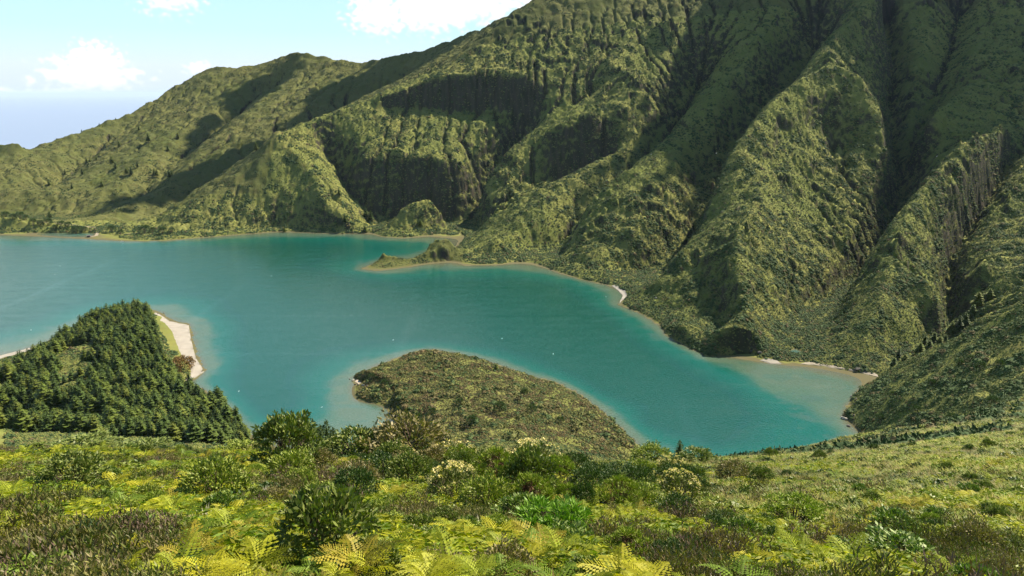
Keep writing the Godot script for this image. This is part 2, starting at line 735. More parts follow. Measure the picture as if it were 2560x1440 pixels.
func scatter(called: String, meshes: Array, spots: Array, tints: PackedColorArray, label: String, category: String, parent: Node = null) -> void:
	# a mass of plants that nobody could count; spots holds a Transform3D each
	var root := Node3D.new()
	root.name = called
	root.set_meta("kind", "stuff")
	root.set_meta("label", label)
	root.set_meta("category", category)
	add_child(root, true)
	for k in meshes.size():
		var mm := MultiMesh.new()
		mm.transform_format = MultiMesh.TRANSFORM_3D
		mm.use_colors = true
		mm.mesh = meshes[k]
		var n := 0
		for i in range(k, spots.size(), meshes.size()):
			n += 1
		mm.instance_count = n
		n = 0
		for i in range(k, spots.size(), meshes.size()):
			mm.set_instance_transform(n, spots[i])
			mm.set_instance_color(n, tints[i])
			n += 1
		var o := MultiMeshInstance3D.new()
		o.name = "foliage"
		o.multimesh = mm
		o.set_meta("kind", "stuff")
		root.add_child(o, true)


func hill_cover() -> void:
	var m := leafy(0.85, Color(0.16, 0.2, 0.07))
	var meshes := []
	for k in 5:
		meshes.append(bush_mesh(22, 100 + k, 0.40, m))
	var spots := []
	var tints := PackedColorArray()
	rng.seed = 77
	var eye := Vector3(0, 200, 0)
	var tries := 0
	while spots.size() < 760000 and tries < 6000000:
		tries += 1
		var z := -95.0 - 1950.0 * rng.randf()
		var x := rng.randf_range(-0.68, 0.68) * -z
		# nearer slopes show smaller plants and so take more of them
		var small := clampf(620.0 / -z, 0.3, 1.0)
		if rng.randf() > small:
			continue
		var h := height(x, z)
		if h < 0.9 or h > 500.0:
			continue
		if h < 15.0 and h > 6.5 and x < -470.0 and z < -1100.0 and rng.randf() < 0.85:
			continue
		if x < -140.0 and z > -760.0 and (h < 1.8 or rng.randf() < 0.5 or Geometry2D.is_point_in_polygon(Vector2(x, z), sand_plan)):
			continue
		var heath := x > -118.0 and x < 76.0 and z > -620.0 and z < -385.0
		var knoll := x > 196.0 and z > -540.0 and z < -280.0
		var nrm := slope_at(x, z)
		var p := Vector3(x, h, z)
		if nrm.dot((eye - p).normalized()) < -0.05 or z > -230.0 and x < -0.05 * z:
			continue
		var t := n_tone.get_noise_2d(x, z)
		var t2 := n_mid.get_noise_2d(x * 1.3, z * 1.3)
		var wood := smoothstep(-0.1, 0.35, t2 + t * 0.5)
		if rng.randf() > 0.62 + 0.38 * wood or nrm.y < 0.45 and rng.randf() > 0.72:
			continue
		var s := rng.randf_range(0.6, 1.35) * lerpf(0.80, 1.30, wood) * (0.62 + 0.28 * clampf(-z / 1200.0, 0.08, 1.4)) * (0.55 if x > -185.0 and x < -60.0 and z > -1010.0 and z < -890.0 else 1.0)
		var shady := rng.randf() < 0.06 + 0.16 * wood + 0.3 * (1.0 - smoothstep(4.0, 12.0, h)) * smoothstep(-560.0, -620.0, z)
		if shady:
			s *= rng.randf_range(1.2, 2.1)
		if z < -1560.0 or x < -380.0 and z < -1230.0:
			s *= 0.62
		var b := Basis(Vector3.UP, rng.randf() * TAU).scaled(Vector3(s, s * rng.randf_range(0.5, 1.1), s))
		spots.append(Transform3D(b, p - Vector3(0, s * 0.12, 0)))
		var c := Color(0.088, 0.112, 0.030).lerp(Color(0.185, 0.185, 0.050), clampf(0.5 + t * 0.7 + rng.randf_range(-0.5, 0.5), 0, 1))
		c = c.lerp(Color(0.045, 0.078, 0.024), (0.25 + 0.5 * wood) * rng.randf())
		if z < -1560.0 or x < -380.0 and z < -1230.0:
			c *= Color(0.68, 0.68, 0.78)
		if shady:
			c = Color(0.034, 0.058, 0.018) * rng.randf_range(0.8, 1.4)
		if heath or knoll:
			s *= lerpf(0.55, 1.6, smoothstep(-0.3, 0.4, n_fine.get_noise_2d(x * 0.9, z * 0.9)))
			b = Basis(Vector3.UP, rng.randf() * TAU).scaled(Vector3(s, s * rng.randf_range(0.55, 1.15), s))
			spots[spots.size() - 1] = Transform3D(b, p - Vector3(0, s * 0.12, 0))
		if heath:
			c = Color(0.086, 0.066, 0.025).lerp(Color(0.098, 0.104, 0.027), clampf(0.5 + t2 * 1.4 + rng.randf_range(-0.4, 0.4), 0, 1))
			if rng.randf() < 0.3:
				c = Color(0.04, 0.066, 0.018)
		elif knoll:
			c = c.lerp(Color(0.055, 0.085, 0.025), 0.55)
		if rng.randf() < 0.10:
			c = c.lerp(Color(0.13, 0.085, 0.04), 0.6)
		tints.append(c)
	say("hill cover: %d plants of %d tries" % [spots.size(), tries])
	scatter("hillside_shrubs", meshes, spots, tints, "low green scrub covering the mountain slopes around the lake", "scrub")


func lay_out() -> void:
	feature([-914, 0.2, -1186.4, -747.3, 0.2, -1158.4, -681.1, 0.2, -1144.8, -627.9, 0.2, -1131.5, -587.1, 0.2, -1118.6, -529.1, 0.2, -1102.8, -481.5, 0.2, -1109, -445.2, 0.2, -1131.5, -397, 0.2, -1158.4, -346.5, 0.2, -1186.4, -302, 0.2, -1175.7, -252.5, 0.2, -1165.2, -206.7, 0.2, -1172.2, -183.7, 0.2, -1138.1, -153.7, 0.2, -1128.3, -116.4, 0.2, -1154.9, -83.9, 0.2, -1190, -68.1, 0.2, -1144.8, -70.7, 0.2, -1075.4, -85.2, 0.2, -1018.9])  # far shore
	feature([-85.2, 0.2, -1018.9, -110, 0.2, -985.1, -127.8, 0.2, -967.8, -149.9, 0.2, -967.8, -168.8, 0.2, -948.8, -175.9, 0.2, -921.4, -155.4, 0.2, -910.5, -127.8, 0.2, -930.4, -106.4, 0.2, -951.1, -78.7, 0.2, -967.8, -63.5, 0.2, -960.6])  # spit
	feature([-63.5, 0.2, -960.6, -55.1, 0.2, -941.8, -24, 0.2, -944.1, 9.8, 0.2, -960.6, 29, 0.2, -951.1, 55, 0.2, -899.8, 75.5, 0.2, -869.1, 103.2, 0.2, -840.3, 116.7, 0.2, -813.3, 117, 0.2, -791.1, 105.1, 0.2, -756.1, 120.2, 0.2, -728.2, 131.5, 0.2, -686.6, 135.2, 0.2, -650.3, 144.9, 0.2, -617.5, 156.4, 0.2, -598.2, 172.8, 0.2, -601.2, 190.5, 0.2, -586.6, 207.3, 0.2, -581.9, 230, 0.2, -577.3, 241.9, 0.2, -569.1, 253.9, 0.2, -562, 266.7, 0.2, -550.8])  # right shore
	feature([266.7, 0.2, -550.8, 242.7, 0.2, -524.9, 228, 0.2, -506.2, 210.8, 0.2, -475.4, 210.1, 0.2, -450.8, 207.6, 0.2, -436.6, 172.9, 0.2, -398.3, 132.9, 0.2, -361.7, 101.2, 0.2, -353.9, 82.5, 0.2, -378.2, 73.4, 0.2, -425.8])  # knoll shore
	feature([73.4, 0.2, -425.8, 68, 0.2, -453.8, 57.2, 0.2, -488.7, 44.1, 0.2, -521.1, 28.6, 0.2, -543.3, 8.8, 0.2, -555, -9.1, 0.2, -576.3, -41, 0.2, -603.2, -60.9, 0.2, -614.3, -72.2, 0.2, -615.4, -87.3, 0.2, -596.2, -100, 0.2, -578.2, -109.9, 0.2, -557.6, -111.7, 0.2, -540.8, -93.9, 0.2, -522.6, -81.5, 0.2, -513.5, -77.1, 0.2, -492.1, -70.5, 0.2, -472.2, -64.1, 0.2, -442.2, -79.4, 0.2, -420.5, -105.4, 0.2, -405.5, -131.6, 0.2, -420.5, -156.9, 0.2, -446.7])  # middle peninsula shore
	feature([-156.9, 0.2, -446.7, -168.8, 0.2, -464.7, -190.2, 0.2, -497.7, -217.2, 0.2, -527.2, -233.3, 0.2, -538.4])  # wooded peninsula shore
	feature([-234, 0.2, -540, -228.3, 0.2, -549.1, -227.4, 0.2, -563.7, -245.6, 0.2, -594.3, -267.6, 0.2, -641.2, -287.3, 0.2, -686.6, -308.8, 0.2, -698.2, -325.3, 0.2, -718.4, -336.2, 0.2, -732.5])  # beach shore
	feature([-336.2, 0.2, -732.5, -365.6, 0.2, -747.1, -384.2, 0.2, -722.6, -383, 0.2, -658.4, -383.3, 0.2, -617.5, -396.7, 0.2, -592.3, -418.9, 0.2, -536.8])  # wooded peninsula far shore
	feature([-690.4, -14, -884.3, -590.5, -14, -905.2, -452.1, -14, -905.2, -313.7, -14, -905.2, -211.9, -14, -864.3, -154.5, -14, -792.1, -70.4, -14, -760.2, 7.5, -14, -730.5, 58.7, -14, -665.2, 98.9, -14, -590.2, 119, -14, -537.4, 115.2, -14, -492.7, 89.7, -14, -466.5])  # bed a
	feature([-775.4, -14, -999.1, -665.1, -14, -1025.6, -496.7, -14, -999.1, -348.9, -14, -1012.2, -243.9, -14, -1047.7])  # bed b
	feature([-494.4, -14, -642, -465.3, -14, -703, -459.5, -14, -792.1, -419.6, -14, -884.3])  # bed c
	feature([-260.2, -14, -792.1, -207.1, -14, -642, -183.9, -14, -545.6, -152.5, -14, -485.9])  # bed d
	feature([-172.6, -14, -665.2, -115.9, -14, -677.4, -55.2, -14, -665.2, 6.6, -14, -631, 51, -14, -571.6, 71.7, -14, -521.7])  # bed e
	feature([-34.6, -14, -845.1, 17.3, -14, -845.1, 59.2, -14, -767.9, 76, -14, -665.2])  # bed f
	feature([-218.9, -8, -1082.7, -159.1, -7, -1047.7, -118.2, -5, -1062])  # bed g
	feature([177.4, -1.6, -562.7, 195.4, -1.8, -545.6, 221.1, -1.6, -537.4, 234.8, -1.2, -529.5, 209.4, -1.8, -492.7, 188.3, -2.4, -499.7, 175.7, -2.6, -537.4])  # bay flat
	feature([136, -9, -562.7, 138.8, -12, -514.2, 131.1, -12, -472.8, 118.8, -12, -442.7])  # bay deep
	feature([163, -4.5, -454.3, 180, -3.6, -454.3, 190.1, -3.5, -442.7, 154.4, -4.5, -421])  # bay near
	feature([-99.6, -1.3, -595, -117.8, -1.6, -576.1, -123.6, -1.8, -545.6, -119.5, -2, -506.8, -106, -1.8, -485.9, -92.2, -1.5, -496.2, -94.7, -2, -466.5])  # fringe
	feature([-223.6, -1.5, -576.1, -245.9, -1.4, -620.3, -281.7, -1.4, -703, -312.8, -1.3, -730.5, -331.2, -2.5, -757.1])  # beach shallows
	feature([-553.5, -2.6, -1168, -510, 10.9, -1180, -480.6, 27.1, -1200, -447.4, 57.4, -1250, -420.8, 84.7, -1290, -384.5, 129.7, -1330, -373.6, 130.6, -1350, -350.7, 142.3, -1380, -278.3, 167.5, -1430, -200.3, 206.2, -1480, -110.2, 245.7, -1530, -60, 286.7, -1570, 0, 337.3, -1620, 38.9, 368, -1650])  # ridge above the far left spur
	feature([-603.2, 5, -1225, -586.3, 17.5, -1245, -553.6, 40.5, -1340, -508.9, 72.2, -1430, -474.6, 105.6, -1510, -416.4, 141.9, -1610, -340.1, 180.6, -1710, -240.5, 220, -1780])  # valley behind that ridge
	feature([-517, 287.4, -2000, -457.9, 276, -1990, -352.1, 261.2, -1930, -252.3, 273.5, -1880, -176, 288.9, -1840, -120.2, 305.1, -1800, -66.6, 321.3, -1750, -16.2, 341, -1710, 23.8, 360.5, -1680, 54.8, 377.9, -1660, 134.1, 402.5, -1680, 257.4, 437.6, -1720, 426.6, 466.3, -1760, 596, 484.8, -1780, 843.5, 492.5, -1780, 1034.7, 486, -1740, 1241.8, 471.2, -1650])  # skyline
	feature([-517, 287.4, -2000, -615.1, 256, -2000, -727.5, 247.4, -1990, -791.7, 208.2, -1950, -855.2, 155.3, -1850, -896.4, 131.6, -1800, -925.6, 111.7, -1750, -959.6, 97.8, -1700, -977.9, 86.4, -1650, -1038.8, 86.4, -1650, -1244.9, 68.7, -1650])  # left skyline
	feature([-584.2, 197.4, -2260, -517.7, 186, -2250, -399.5, 171.2, -2190, -287.2, 183.5, -2140, -200.8, 198.9, -2100, -137.6, 215.1, -2060, -76.5, 231.3, -2010, -18.7, 251, -1970, 27.5, 270.5, -1940, 63.3, 287.9, -1920, 154.9, 312.5, -1940, 296.3, 347.6, -1980, 489.6, 376.3, -2020, 683.1, 394.8, -2040, 966.7, 402.5, -2040, 1189.3, 396, -2000, 1437.5, 381.2, -1910])  # far side
	feature([-695, 126, -2260, -822.5, 117.4, -2250, -897.2, 78.2, -2210, -975.4, 25.3, -2110, -1025.9, 1.6, -2060, -1063.1, -18.3, -2010, -1106.4, -32.2, -1960, -1132, -43.6, -1910, -1202.5, -43.6, -1910, -1441, -61.3, -1910])  # far side
	feature([-423.1, 269.4, -1960, -471.4, 225.5, -1880, -505.4, 194.9, -1800, -546.2, 156.5, -1700, -570.3, 105.6, -1570, -585.2, 62.3, -1460])  # rib
	feature([-548.3, 237.9, -1930, -582.7, 210.5, -1870, -598.4, 176.2, -1800, -622.4, 137.1, -1700, -644.6, 95.8, -1580, -643.7, 67.7, -1480, -652.5, 35.7, -1380])  # gully
	feature([-722.6, 240.6, -1975, -754.8, 170.3, -1850, -752.8, 121.9, -1710, -758.7, 75.1, -1570, -746.5, 36.9, -1430])  # left rib
	feature([-810.4, 185.7, -1900, -838.6, 135.4, -1790, -860.5, 84.8, -1650, -852.5, 38.5, -1480])  # left dip
	feature([-1172.8, 84.4, -1610, -1013.2, 92.3, -1610, -977.3, 93.8, -1610, -961.7, 84.9, -1615])  # left hump
	feature([-1053.4, 22, -1380, -886.6, 27.6, -1390, -822.3, 33.4, -1400, -761.9, 27.6, -1390])  # left slope
	feature([-986.1, 5.1, -1330, -826.2, 5.1, -1330, -742.4, 1.4, -1310, -679.3, 4.4, -1290])  # valley floor
	feature([-891.1, 16.2, -1200, -768.8, 12, -1196, -729.7, 8.7, -1190, -704.4, 6.2, -1187, -659, 4.9, -1180, -621.6, 3.2, -1176, -597, 1.9, -1180, -560.8, 1.1, -1185])  # bank top
	feature([-879, 3.1, -1180, -755.5, 1.5, -1172, -695.6, 0, -1170, -652.4, -1.7, -1166, -618.1, -2.8, -1162])  # bank base
	feature([-264.7, 168.8, -1432, -210.4, 190.4, -1447, -161.5, 204.1, -1452, -126.1, 216.3, -1452, -55.9, 225.8, -1450, -6.9, 224.2, -1438, 34.2, 221.3, -1420])  # cliff band top
	feature([-223.9, 174.1, -1440, -160.7, 181, -1440, -104.4, 178.3, -1434, -55.5, 179.1, -1428, -6.9, 181.3, -1415, 30.6, 185.4, -1404])  # cliff band base
	feature([-273.1, 91.9, -1318, -246.3, 103, -1316, -218.2, 91.5, -1300, -186.4, 97.5, -1304, -162.4, 89.8, -1290, -141, 96.6, -1300, -111, 88.4, -1284, -83.1, 95.6, -1296])  # bowl lower cliff top
	feature([-220.2, 40.4, -1262, -194.5, 30.4, -1256, -177, 16.9, -1262, -152.5, 24.6, -1244, -138.8, 16, -1260, -114.8, 22.6, -1240, -97.2, 15.2, -1252])  # bowl lower cliff base
	feature([-198.1, 9.7, -1195, -235.3, 56.1, -1262, -263.6, 80.6, -1300, -285.7, 106.8, -1335, -307.8, 124.5, -1365])  # bowl gully
	feature([-384.5, 129.7, -1330, -343.5, 97.3, -1290, -305, 69.3, -1255, -291, 43.3, -1215, -269.2, 27.9, -1195, -242, 12.9, -1175])  # front spur
	feature([-384.5, 129.7, -1330, -400.1, 74.8, -1262, -411.5, 31.8, -1210])  # front spur side
	feature([-180.7, 16.9, -1180, -166.7, 24.1, -1188, -149.1, 31.3, -1192, -125.5, 38.5, -1196, -101.3, 27.4, -1190, -83.9, 12.8, -1176])  # hillock
	feature([-193.7, 8.1, -1205, -160, 11, -1226, -117.2, 12.3, -1230, -78.6, 12.4, -1205])  # behind hillock
	feature([-74.4, 11.3, -1185, -70.4, 29.7, -1225, -62.7, 56.1, -1262, -38.8, 95.8, -1310, -6.6, 131.9, -1350, 20.2, 163.3, -1385])  # ravine
	feature([-76.2, 11, -990, -97.1, 11.1, -984, -108, 6.2, -968, -125.5, 3.9, -950, -143, 5.9, -955, -154.6, 6.5, -952, -165.9, 2.3, -946])  # spit bumps
	feature([-79.8, 8.9, -972, -95.9, 8.3, -970, -106.2, 5.3, -960])  # spit shoulder
	feature([-139.7, 3.4, -948, -153.5, 3.2, -944])  # spit shoulder end
	feature([-32.4, 6.9, -985, -19.2, 18.4, -1000, -7.6, 13.7, -1003, 10, 4.4, -990])  # shore knob
	feature([-66.2, 4, -1175, -54.9, 42.4, -1222, -37.5, 81, -1262, 0, 118.6, -1302, 39, 142.5, -1330, 82.7, 176.8, -1362, 134.4, 202.6, -1390, 164.7, 249.3, -1430, 205, 278.3, -1480, 272.1, 324.3, -1550, 351.2, 373.6, -1620, 413.8, 427.4, -1700])  # crag ridge
	feature([56.8, 131.9, -1288, 75.3, 146.3, -1284, 101.4, 148.2, -1298, 119.3, 159.7, -1288, 139.5, 156.8, -1300, 178.2, 177.7, -1310])  # crag cliff top
	feature([18.1, 61.8, -1212, 39.8, 66.8, -1232, 65.1, 78.3, -1252, 86, 78.2, -1240, 109.1, 92.2, -1262, 123.5, 99.1, -1252, 156.3, 117.4, -1272])  # crag cliff base
	feature([164.7, 249.3, -1430, 199.5, 222, -1380, 219.2, 190, -1330, 194.9, 159.6, -1290])  # crag shoulder
	feature([27.5, 2.8, -985, 57.1, 45.7, -1035, 76.8, 63, -1062, 107.4, 89.7, -1112, 150.2, 111.3, -1150, 208.3, 146.6, -1235, 276.2, 202.5, -1360, 339.7, 271.5, -1480])  # dark ravine
	feature([34.3, 1.8, -965, 59.9, 27.3, -990, 83.7, 49.1, -1012, 111.5, 76, -1042, 159.1, 98.9, -1072, 195.1, 116.8, -1100, 255.2, 149.8, -1160, 312.3, 193.6, -1240, 370.7, 236.6, -1330, 427.9, 296.6, -1450, 478.9, 353.2, -1560])  # lower spur
	feature([121.8, 0.2, -835, 150.2, 21.3, -870, 191.4, 46.7, -905, 222.3, 84, -975, 279.2, 138.4, -1095, 365.1, 190.8, -1215, 472.4, 260.8, -1390, 558.3, 329.6, -1530])  # shaded valley
	feature([124, 1.4, -812, 151.9, 33.5, -832, 200.8, 66.6, -880, 262.9, 134.5, -972, 353.3, 191.8, -1080, 396.8, 215.1, -1112, 435.6, 227.5, -1132, 459.3, 253.8, -1230, 519.2, 287.4, -1330, 585.1, 323.5, -1420, 639.7, 360.8, -1500, 711.3, 430.9, -1620])  # big ridge
	feature([435.6, 227.5, -1132, 466.8, 212.5, -1112, 478.9, 176.5, -1082, 477.2, 137.3, -1042, 464.1, 87.1, -990, 452.8, 59, -946])  # big ridge flank
	feature([341.7, 152.7, -1035, 311.4, 114, -962, 265.1, 80.2, -862, 218.5, 63.1, -762, 202.4, 51.7, -722, 195.7, 27.8, -668, 190.6, 18.5, -626, 184.7, 10.6, -610])  # cave spur
	feature([168.3, 41.9, -790, 180.2, 29.9, -735, 181.3, 14.8, -690, 172.7, 7.6, -640])  # cave spur left
	feature([420, 151.6, -1060, 369.5, 100.5, -955, 330.8, 63.9, -855, 293.3, 41.9, -770])  # face hollow
	feature([223.4, -3, -606, 230.2, 1.2, -622, 260.3, 12.4, -672, 313.2, 25.7, -762, 379.6, 36, -852, 449.1, 55.4, -932, 484.8, 80.7, -1002, 523.9, 113.9, -1082, 563.7, 162.4, -1202, 611.1, 221.2, -1332, 662.9, 290.1, -1452, 693.9, 363.3, -1590])  # gorge
	feature([557.9, 165.9, -1090, 629.7, 191.2, -1160, 747.6, 250.8, -1300, 880.5, 316.3, -1450, 1003.8, 360.8, -1500])  # gorge right slope
	feature([563.2, 148, -1140, 659, 220.5, -1290, 759.2, 296.6, -1450, 833.9, 369.3, -1580])  # gorge gullies
	feature([613.3, 149, -1010, 521.2, 139.2, -922, 488.2, 129, -892, 448.5, 107.1, -852, 401.5, 84.5, -802, 370.8, 67, -762, 353.5, 53.5, -732, 338.1, 44.9, -702, 305.6, 31.1, -642, 272.6, 15.6, -592, 257.1, 4.1, -567])  # grass ridge
	feature([338.1, 44.9, -702, 345, 38.8, -672, 351.3, 36.8, -660, 350.4, 31, -636])  # grass ridge right
	feature([301.8, 13.7, -598, 318, 14.5, -606, 338.5, 16.4, -622, 363.1, 20, -645])  # grass ridge cliff base
	feature([280.9, 1.8, -562, 324.1, 7.9, -604, 378.3, 16.5, -660, 404.1, 31, -722, 441.2, 52.9, -792, 515.7, 86.2, -882, 585.9, 123.4, -962, 694.9, 166.2, -1080])  # side gully
	feature([411.9, 43.9, -690, 490.4, 72.6, -800, 579.6, 110.7, -900, 649.7, 135.1, -930])  # right slope
	feature([503, 67.1, -700, 648.4, 110.4, -860, 789.7, 168.7, -1000, 1003.6, 280.7, -1300])  # right slope far
	feature([154, 4, -607.2, 161.9, 9, -607.2, 171.4, 12, -607.2, 181.2, 13, -608.1, 190.7, 12, -608.1, 195.3, 6, -604.1])  # cave cliff
	feature([152.5, 0.5, -601.4, 160.4, 0.5, -601.4, 169.8, 0.5, -601.4, 179.5, 0.5, -602.4, 188.9, 0.5, -602.4, 193.4, 0.5, -598.4])  # cave cliff foot
	feature([135, 4, -666.6, 138.5, 7, -649.4, 144.9, 7, -631.9, 149.2, 4, -621.4])  # shore cliff
	feature([133.8, 0.5, -660.7, 137.3, 0.5, -643.5, 143.6, 0.5, -626, 147.8, 0.5, -615.5])  # shore cliff foot
	feature([-110.7, 4, -553, -103.1, 7, -543.2, -94.3, 8, -533, -84.6, 7, -524.6, -80.4, 6, -514.2])  # peninsula cliff
	feature([-109.5, 0.5, -547.1, -102, 0.5, -537.3, -93.3, 0.5, -527, -83.7, 0.5, -518.7, -79.5, 0.5, -508.3])  # peninsula cliff foot
	feature([252.9, 17.5, -515, 259.2, 28.8, -502, 273.3, 43.1, -490, 284.7, 58.2, -476, 301.9, 78, -458, 322.5, 102.7, -430])  # knoll crest
	feature([227.3, 12, -476.4, 226.9, 24, -446, 232.8, 38, -410.5, 238.5, 52, -375.1, 237.6, 66, -339.6])  # knoll face
	feature([202.8, 6, -426.7, 206, 22, -391.5, 210.2, 42, -349.8, 213.5, 62, -311.5, 212.4, 84, -270.6])  # knoll foot
	feature([-68.2, 4, -593.8, -54.2, 7, -576.1, -38.4, 8, -564.8, -8.5, 8.5, -538.8, 8.2, 9, -516.3, 26.6, 9.5, -502.8, 43, 9.5, -477.3, 57.1, 9.5, -445.5, 65.1, 10, -417.9])  # mid crest
	feature([-82.9, 4, -564.6, -94.4, 5, -544.4, -102.3, 5, -532, -93.6, 7, -522.5, -79, 8, -506.8, -68.8, 9, -480.6, -59.6, 8, -466.5])  # mid left
	feature([-60.9, 10, -526.3, -34.2, 13, -498.7, -7.5, 15, -468.8, 11.5, 18, -430.3, 25.4, 22, -394])  # mid core
	feature([-42.7, 14, -445.7, -18.1, 18, -424.5, 4.1, 26, -385.2, 22.9, 34, -353.8])  # mid base
	feature([-325.1, 3, -703.1, -332.1, 7, -691.5, -349, 8, -674.9, -359.8, 7, -641.9, -365.9, 5, -604.8, -374.1, 3, -586.1])  # wood top
	feature([-304.7, 6, -645.2, -290.4, 14, -586.8, -293.1, 14, -548.9, -315.7, 11, -531.7, -342.9, 6, -529.2])  # wood core
	feature([-251.5, 5, -557.3, -233.3, 12, -490.4, -243.5, 15, -468.8, -266.3, 14, -464.7, -301.3, 9, -477.2, -318.3, 3, -478.6])  # wood core near
	feature([-178.4, 3.5, -464.5, -192.7, 9, -451.5, -199.3, 16, -423.5, -212.1, 22, -404.4, -237.6, 18, -410.8, -266.5, 10, -428.8])  # wood near
	feature([-323.5, -1.5, -457.7, -310.7, -1.5, -458.9, -299.2, -1.5, -446, -310, -1.5, -440.4])  # pond
	feature([-319.8, 1.2, -698.8, -287.1, 1.3, -637.9, -257.2, 1.5, -581.1, -240.7, 1.2, -555])  # beach back
	feature([-2.4, 196.9, -3, -2, 196.8, -3, -1.4, 196.8, -3, -0.7, 196.8, -3, -0.1, 196.7, -3, 0.5, 196.6, -3, 1.1, 196.5, -3, 1.6, 196.4, -3, 2.2, 196.5, -3])  # near slope at 3 m
	feature([-9.7, 192.8, -12, -7.9, 192.7, -12, -5.4, 192.6, -12, -2.9, 192.5, -12, -0.5, 192.3, -12, 2, 192, -12, 4.4, 191.9, -12, 6.3, 191.8, -12, 8.7, 191.8, -12])  # near slope at 12 m
	feature([-20.2, 187.6, -25, -16.4, 187.4, -25, -11.3, 187.3, -25, -6.1, 187.1, -25, -1, 186.7, -25, 4.1, 186.3, -25, 9.2, 185.9, -25, 13.1, 185.8, -25, 18.2, 186.2, -25])  # near slope at 25 m
	feature([-32.4, 181.6, -40, -26.2, 181.2, -40, -18, 181, -40, -9.8, 180.6, -40, -1.6, 179.8, -40, 6.6, 179.2, -40, 14.7, 179, -40, 20.9, 179.3, -40, 29.1, 180.5, -40])  # near slope at 40 m
	feature([-56.6, 163, -70, -45.9, 162, -70, -31.5, 162, -70, -17.2, 163, -70, -2.9, 164, -70, 11.5, 165, -70, 25.8, 165.2, -70, 36.6, 166.2, -70, 50.9, 168.5, -70])  # near slope at 70 m
	feature([-60, 202, 20, 0, 201, 20, 60, 202, 20])  # slope behind
	feature([-200, 210, 50, 0, 210, 50, 250, 210, 50])  # slope behind far
	feature([-60, 197, 0, -110, 185, -40, -200, 150, -130, -300, 90, -260, -380, 40, -380])  # near side left
	feature([60, 198, 0, 110, 190, -40, 190, 170, -110, 300, 150, -180, 380, 125, -300, 430, 110, -380])  # near side right
	feature([-4.1, 149, -100, 16.4, 150.5, -100, 36.9, 151.2, -100, 52.2, 153, -100, 72.7, 157, -100])  # slope d
	feature([66.8, 130.5, -150, 82.2, 133, -150, 101.4, 137, -150, 112.9, 140, -150])  # slope e
	feature([-113.7, 118, -150, -83, 118, -150, -52.2, 120, -150, -21.5, 122, -150, 1.5, 122, -150, 24.6, 119, -150])  # slope e left
	feature([-170.4, 72, -260, -103.9, 68, -260, -50.6, 58, -260, -4, 74, -260, 29.3, 62, -260, 62.6, 52, -260])  # slope f
	feature([98, 88, -220, 120.6, 100, -220, 144.2, 112, -220, 165.6, 120, -220])  # slope g
	feature([-188.1, 44, -340, -135.8, 36, -340, -101, 22, -340])  # slope h
	valleys = [[21, 14, 40], [27, 12, 34], [29, 6, 40], [39, 16, 26], [44, 26, 30], [53, 30, 34], [55, 34, 38], [60, 10, 40], [61, 14, 24], [63, 13, 26], [67, 5, 9]]
	sand_plan = PackedVector2Array([Vector2(-233.9, -539.9), Vector2(-228.6, -549.8), Vector2(-227.4, -563.6), Vector2(-245.5, -594.1), Vector2(-267.5, -641.1), Vector2(-287.2, -686.4), Vector2(-308.7, -698), Vector2(-325.2, -718.2), Vector2(-336.1, -732.3), Vector2(-334.7, -723.8), Vector2(-322.3, -702), Vector2(-323.3, -694.1), Vector2(-305.1, -664.2), Vector2(-289.5, -641.1), Vector2(-271.9, -609.1), Vector2(-265.1, -604), Vector2(-252.3, -589.3), Vector2(-242, -575.3), Vector2(-237.4, -557.5)])
	wood_plan = PackedVector2Array([Vector2(-144.8, -420.4), Vector2(-167, -460.3), Vector2(-187.6, -491.1), Vector2(-206.7, -503.9), Vector2(-225.8, -520.4), Vector2(-247.7, -551.4), Vector2(-269, -587.9), Vector2(-289.7, -629.2), Vector2(-308.3, -663.8), Vector2(-325.8, -694.2), Vector2(-336.1, -715.9), Vector2(-356.1, -727.3), Vector2(-374.9, -704.9), Vector2(-368, -634.7), Vector2(-357.3, -578.4), Vector2(-363, -538.8), Vector2(-371.6, -489.7), Vector2(-298.5, -384.1), Vector2(-223.1, -379.6), Vector2(-166.3, -393.2)])
	glades = [Vector3(-329, -580.6, 16), Vector3(-317.5, -556.2, 14), Vector3(-304.6, -527.6, 13), Vector3(-291.2, -499.2, 11), Vector3(-247.2, -435.6, 12), Vector3(-273.8, -451.2, 10), Vector3(-223.7, -423.3, 8), Vector3(-339.3, -505, 9)]
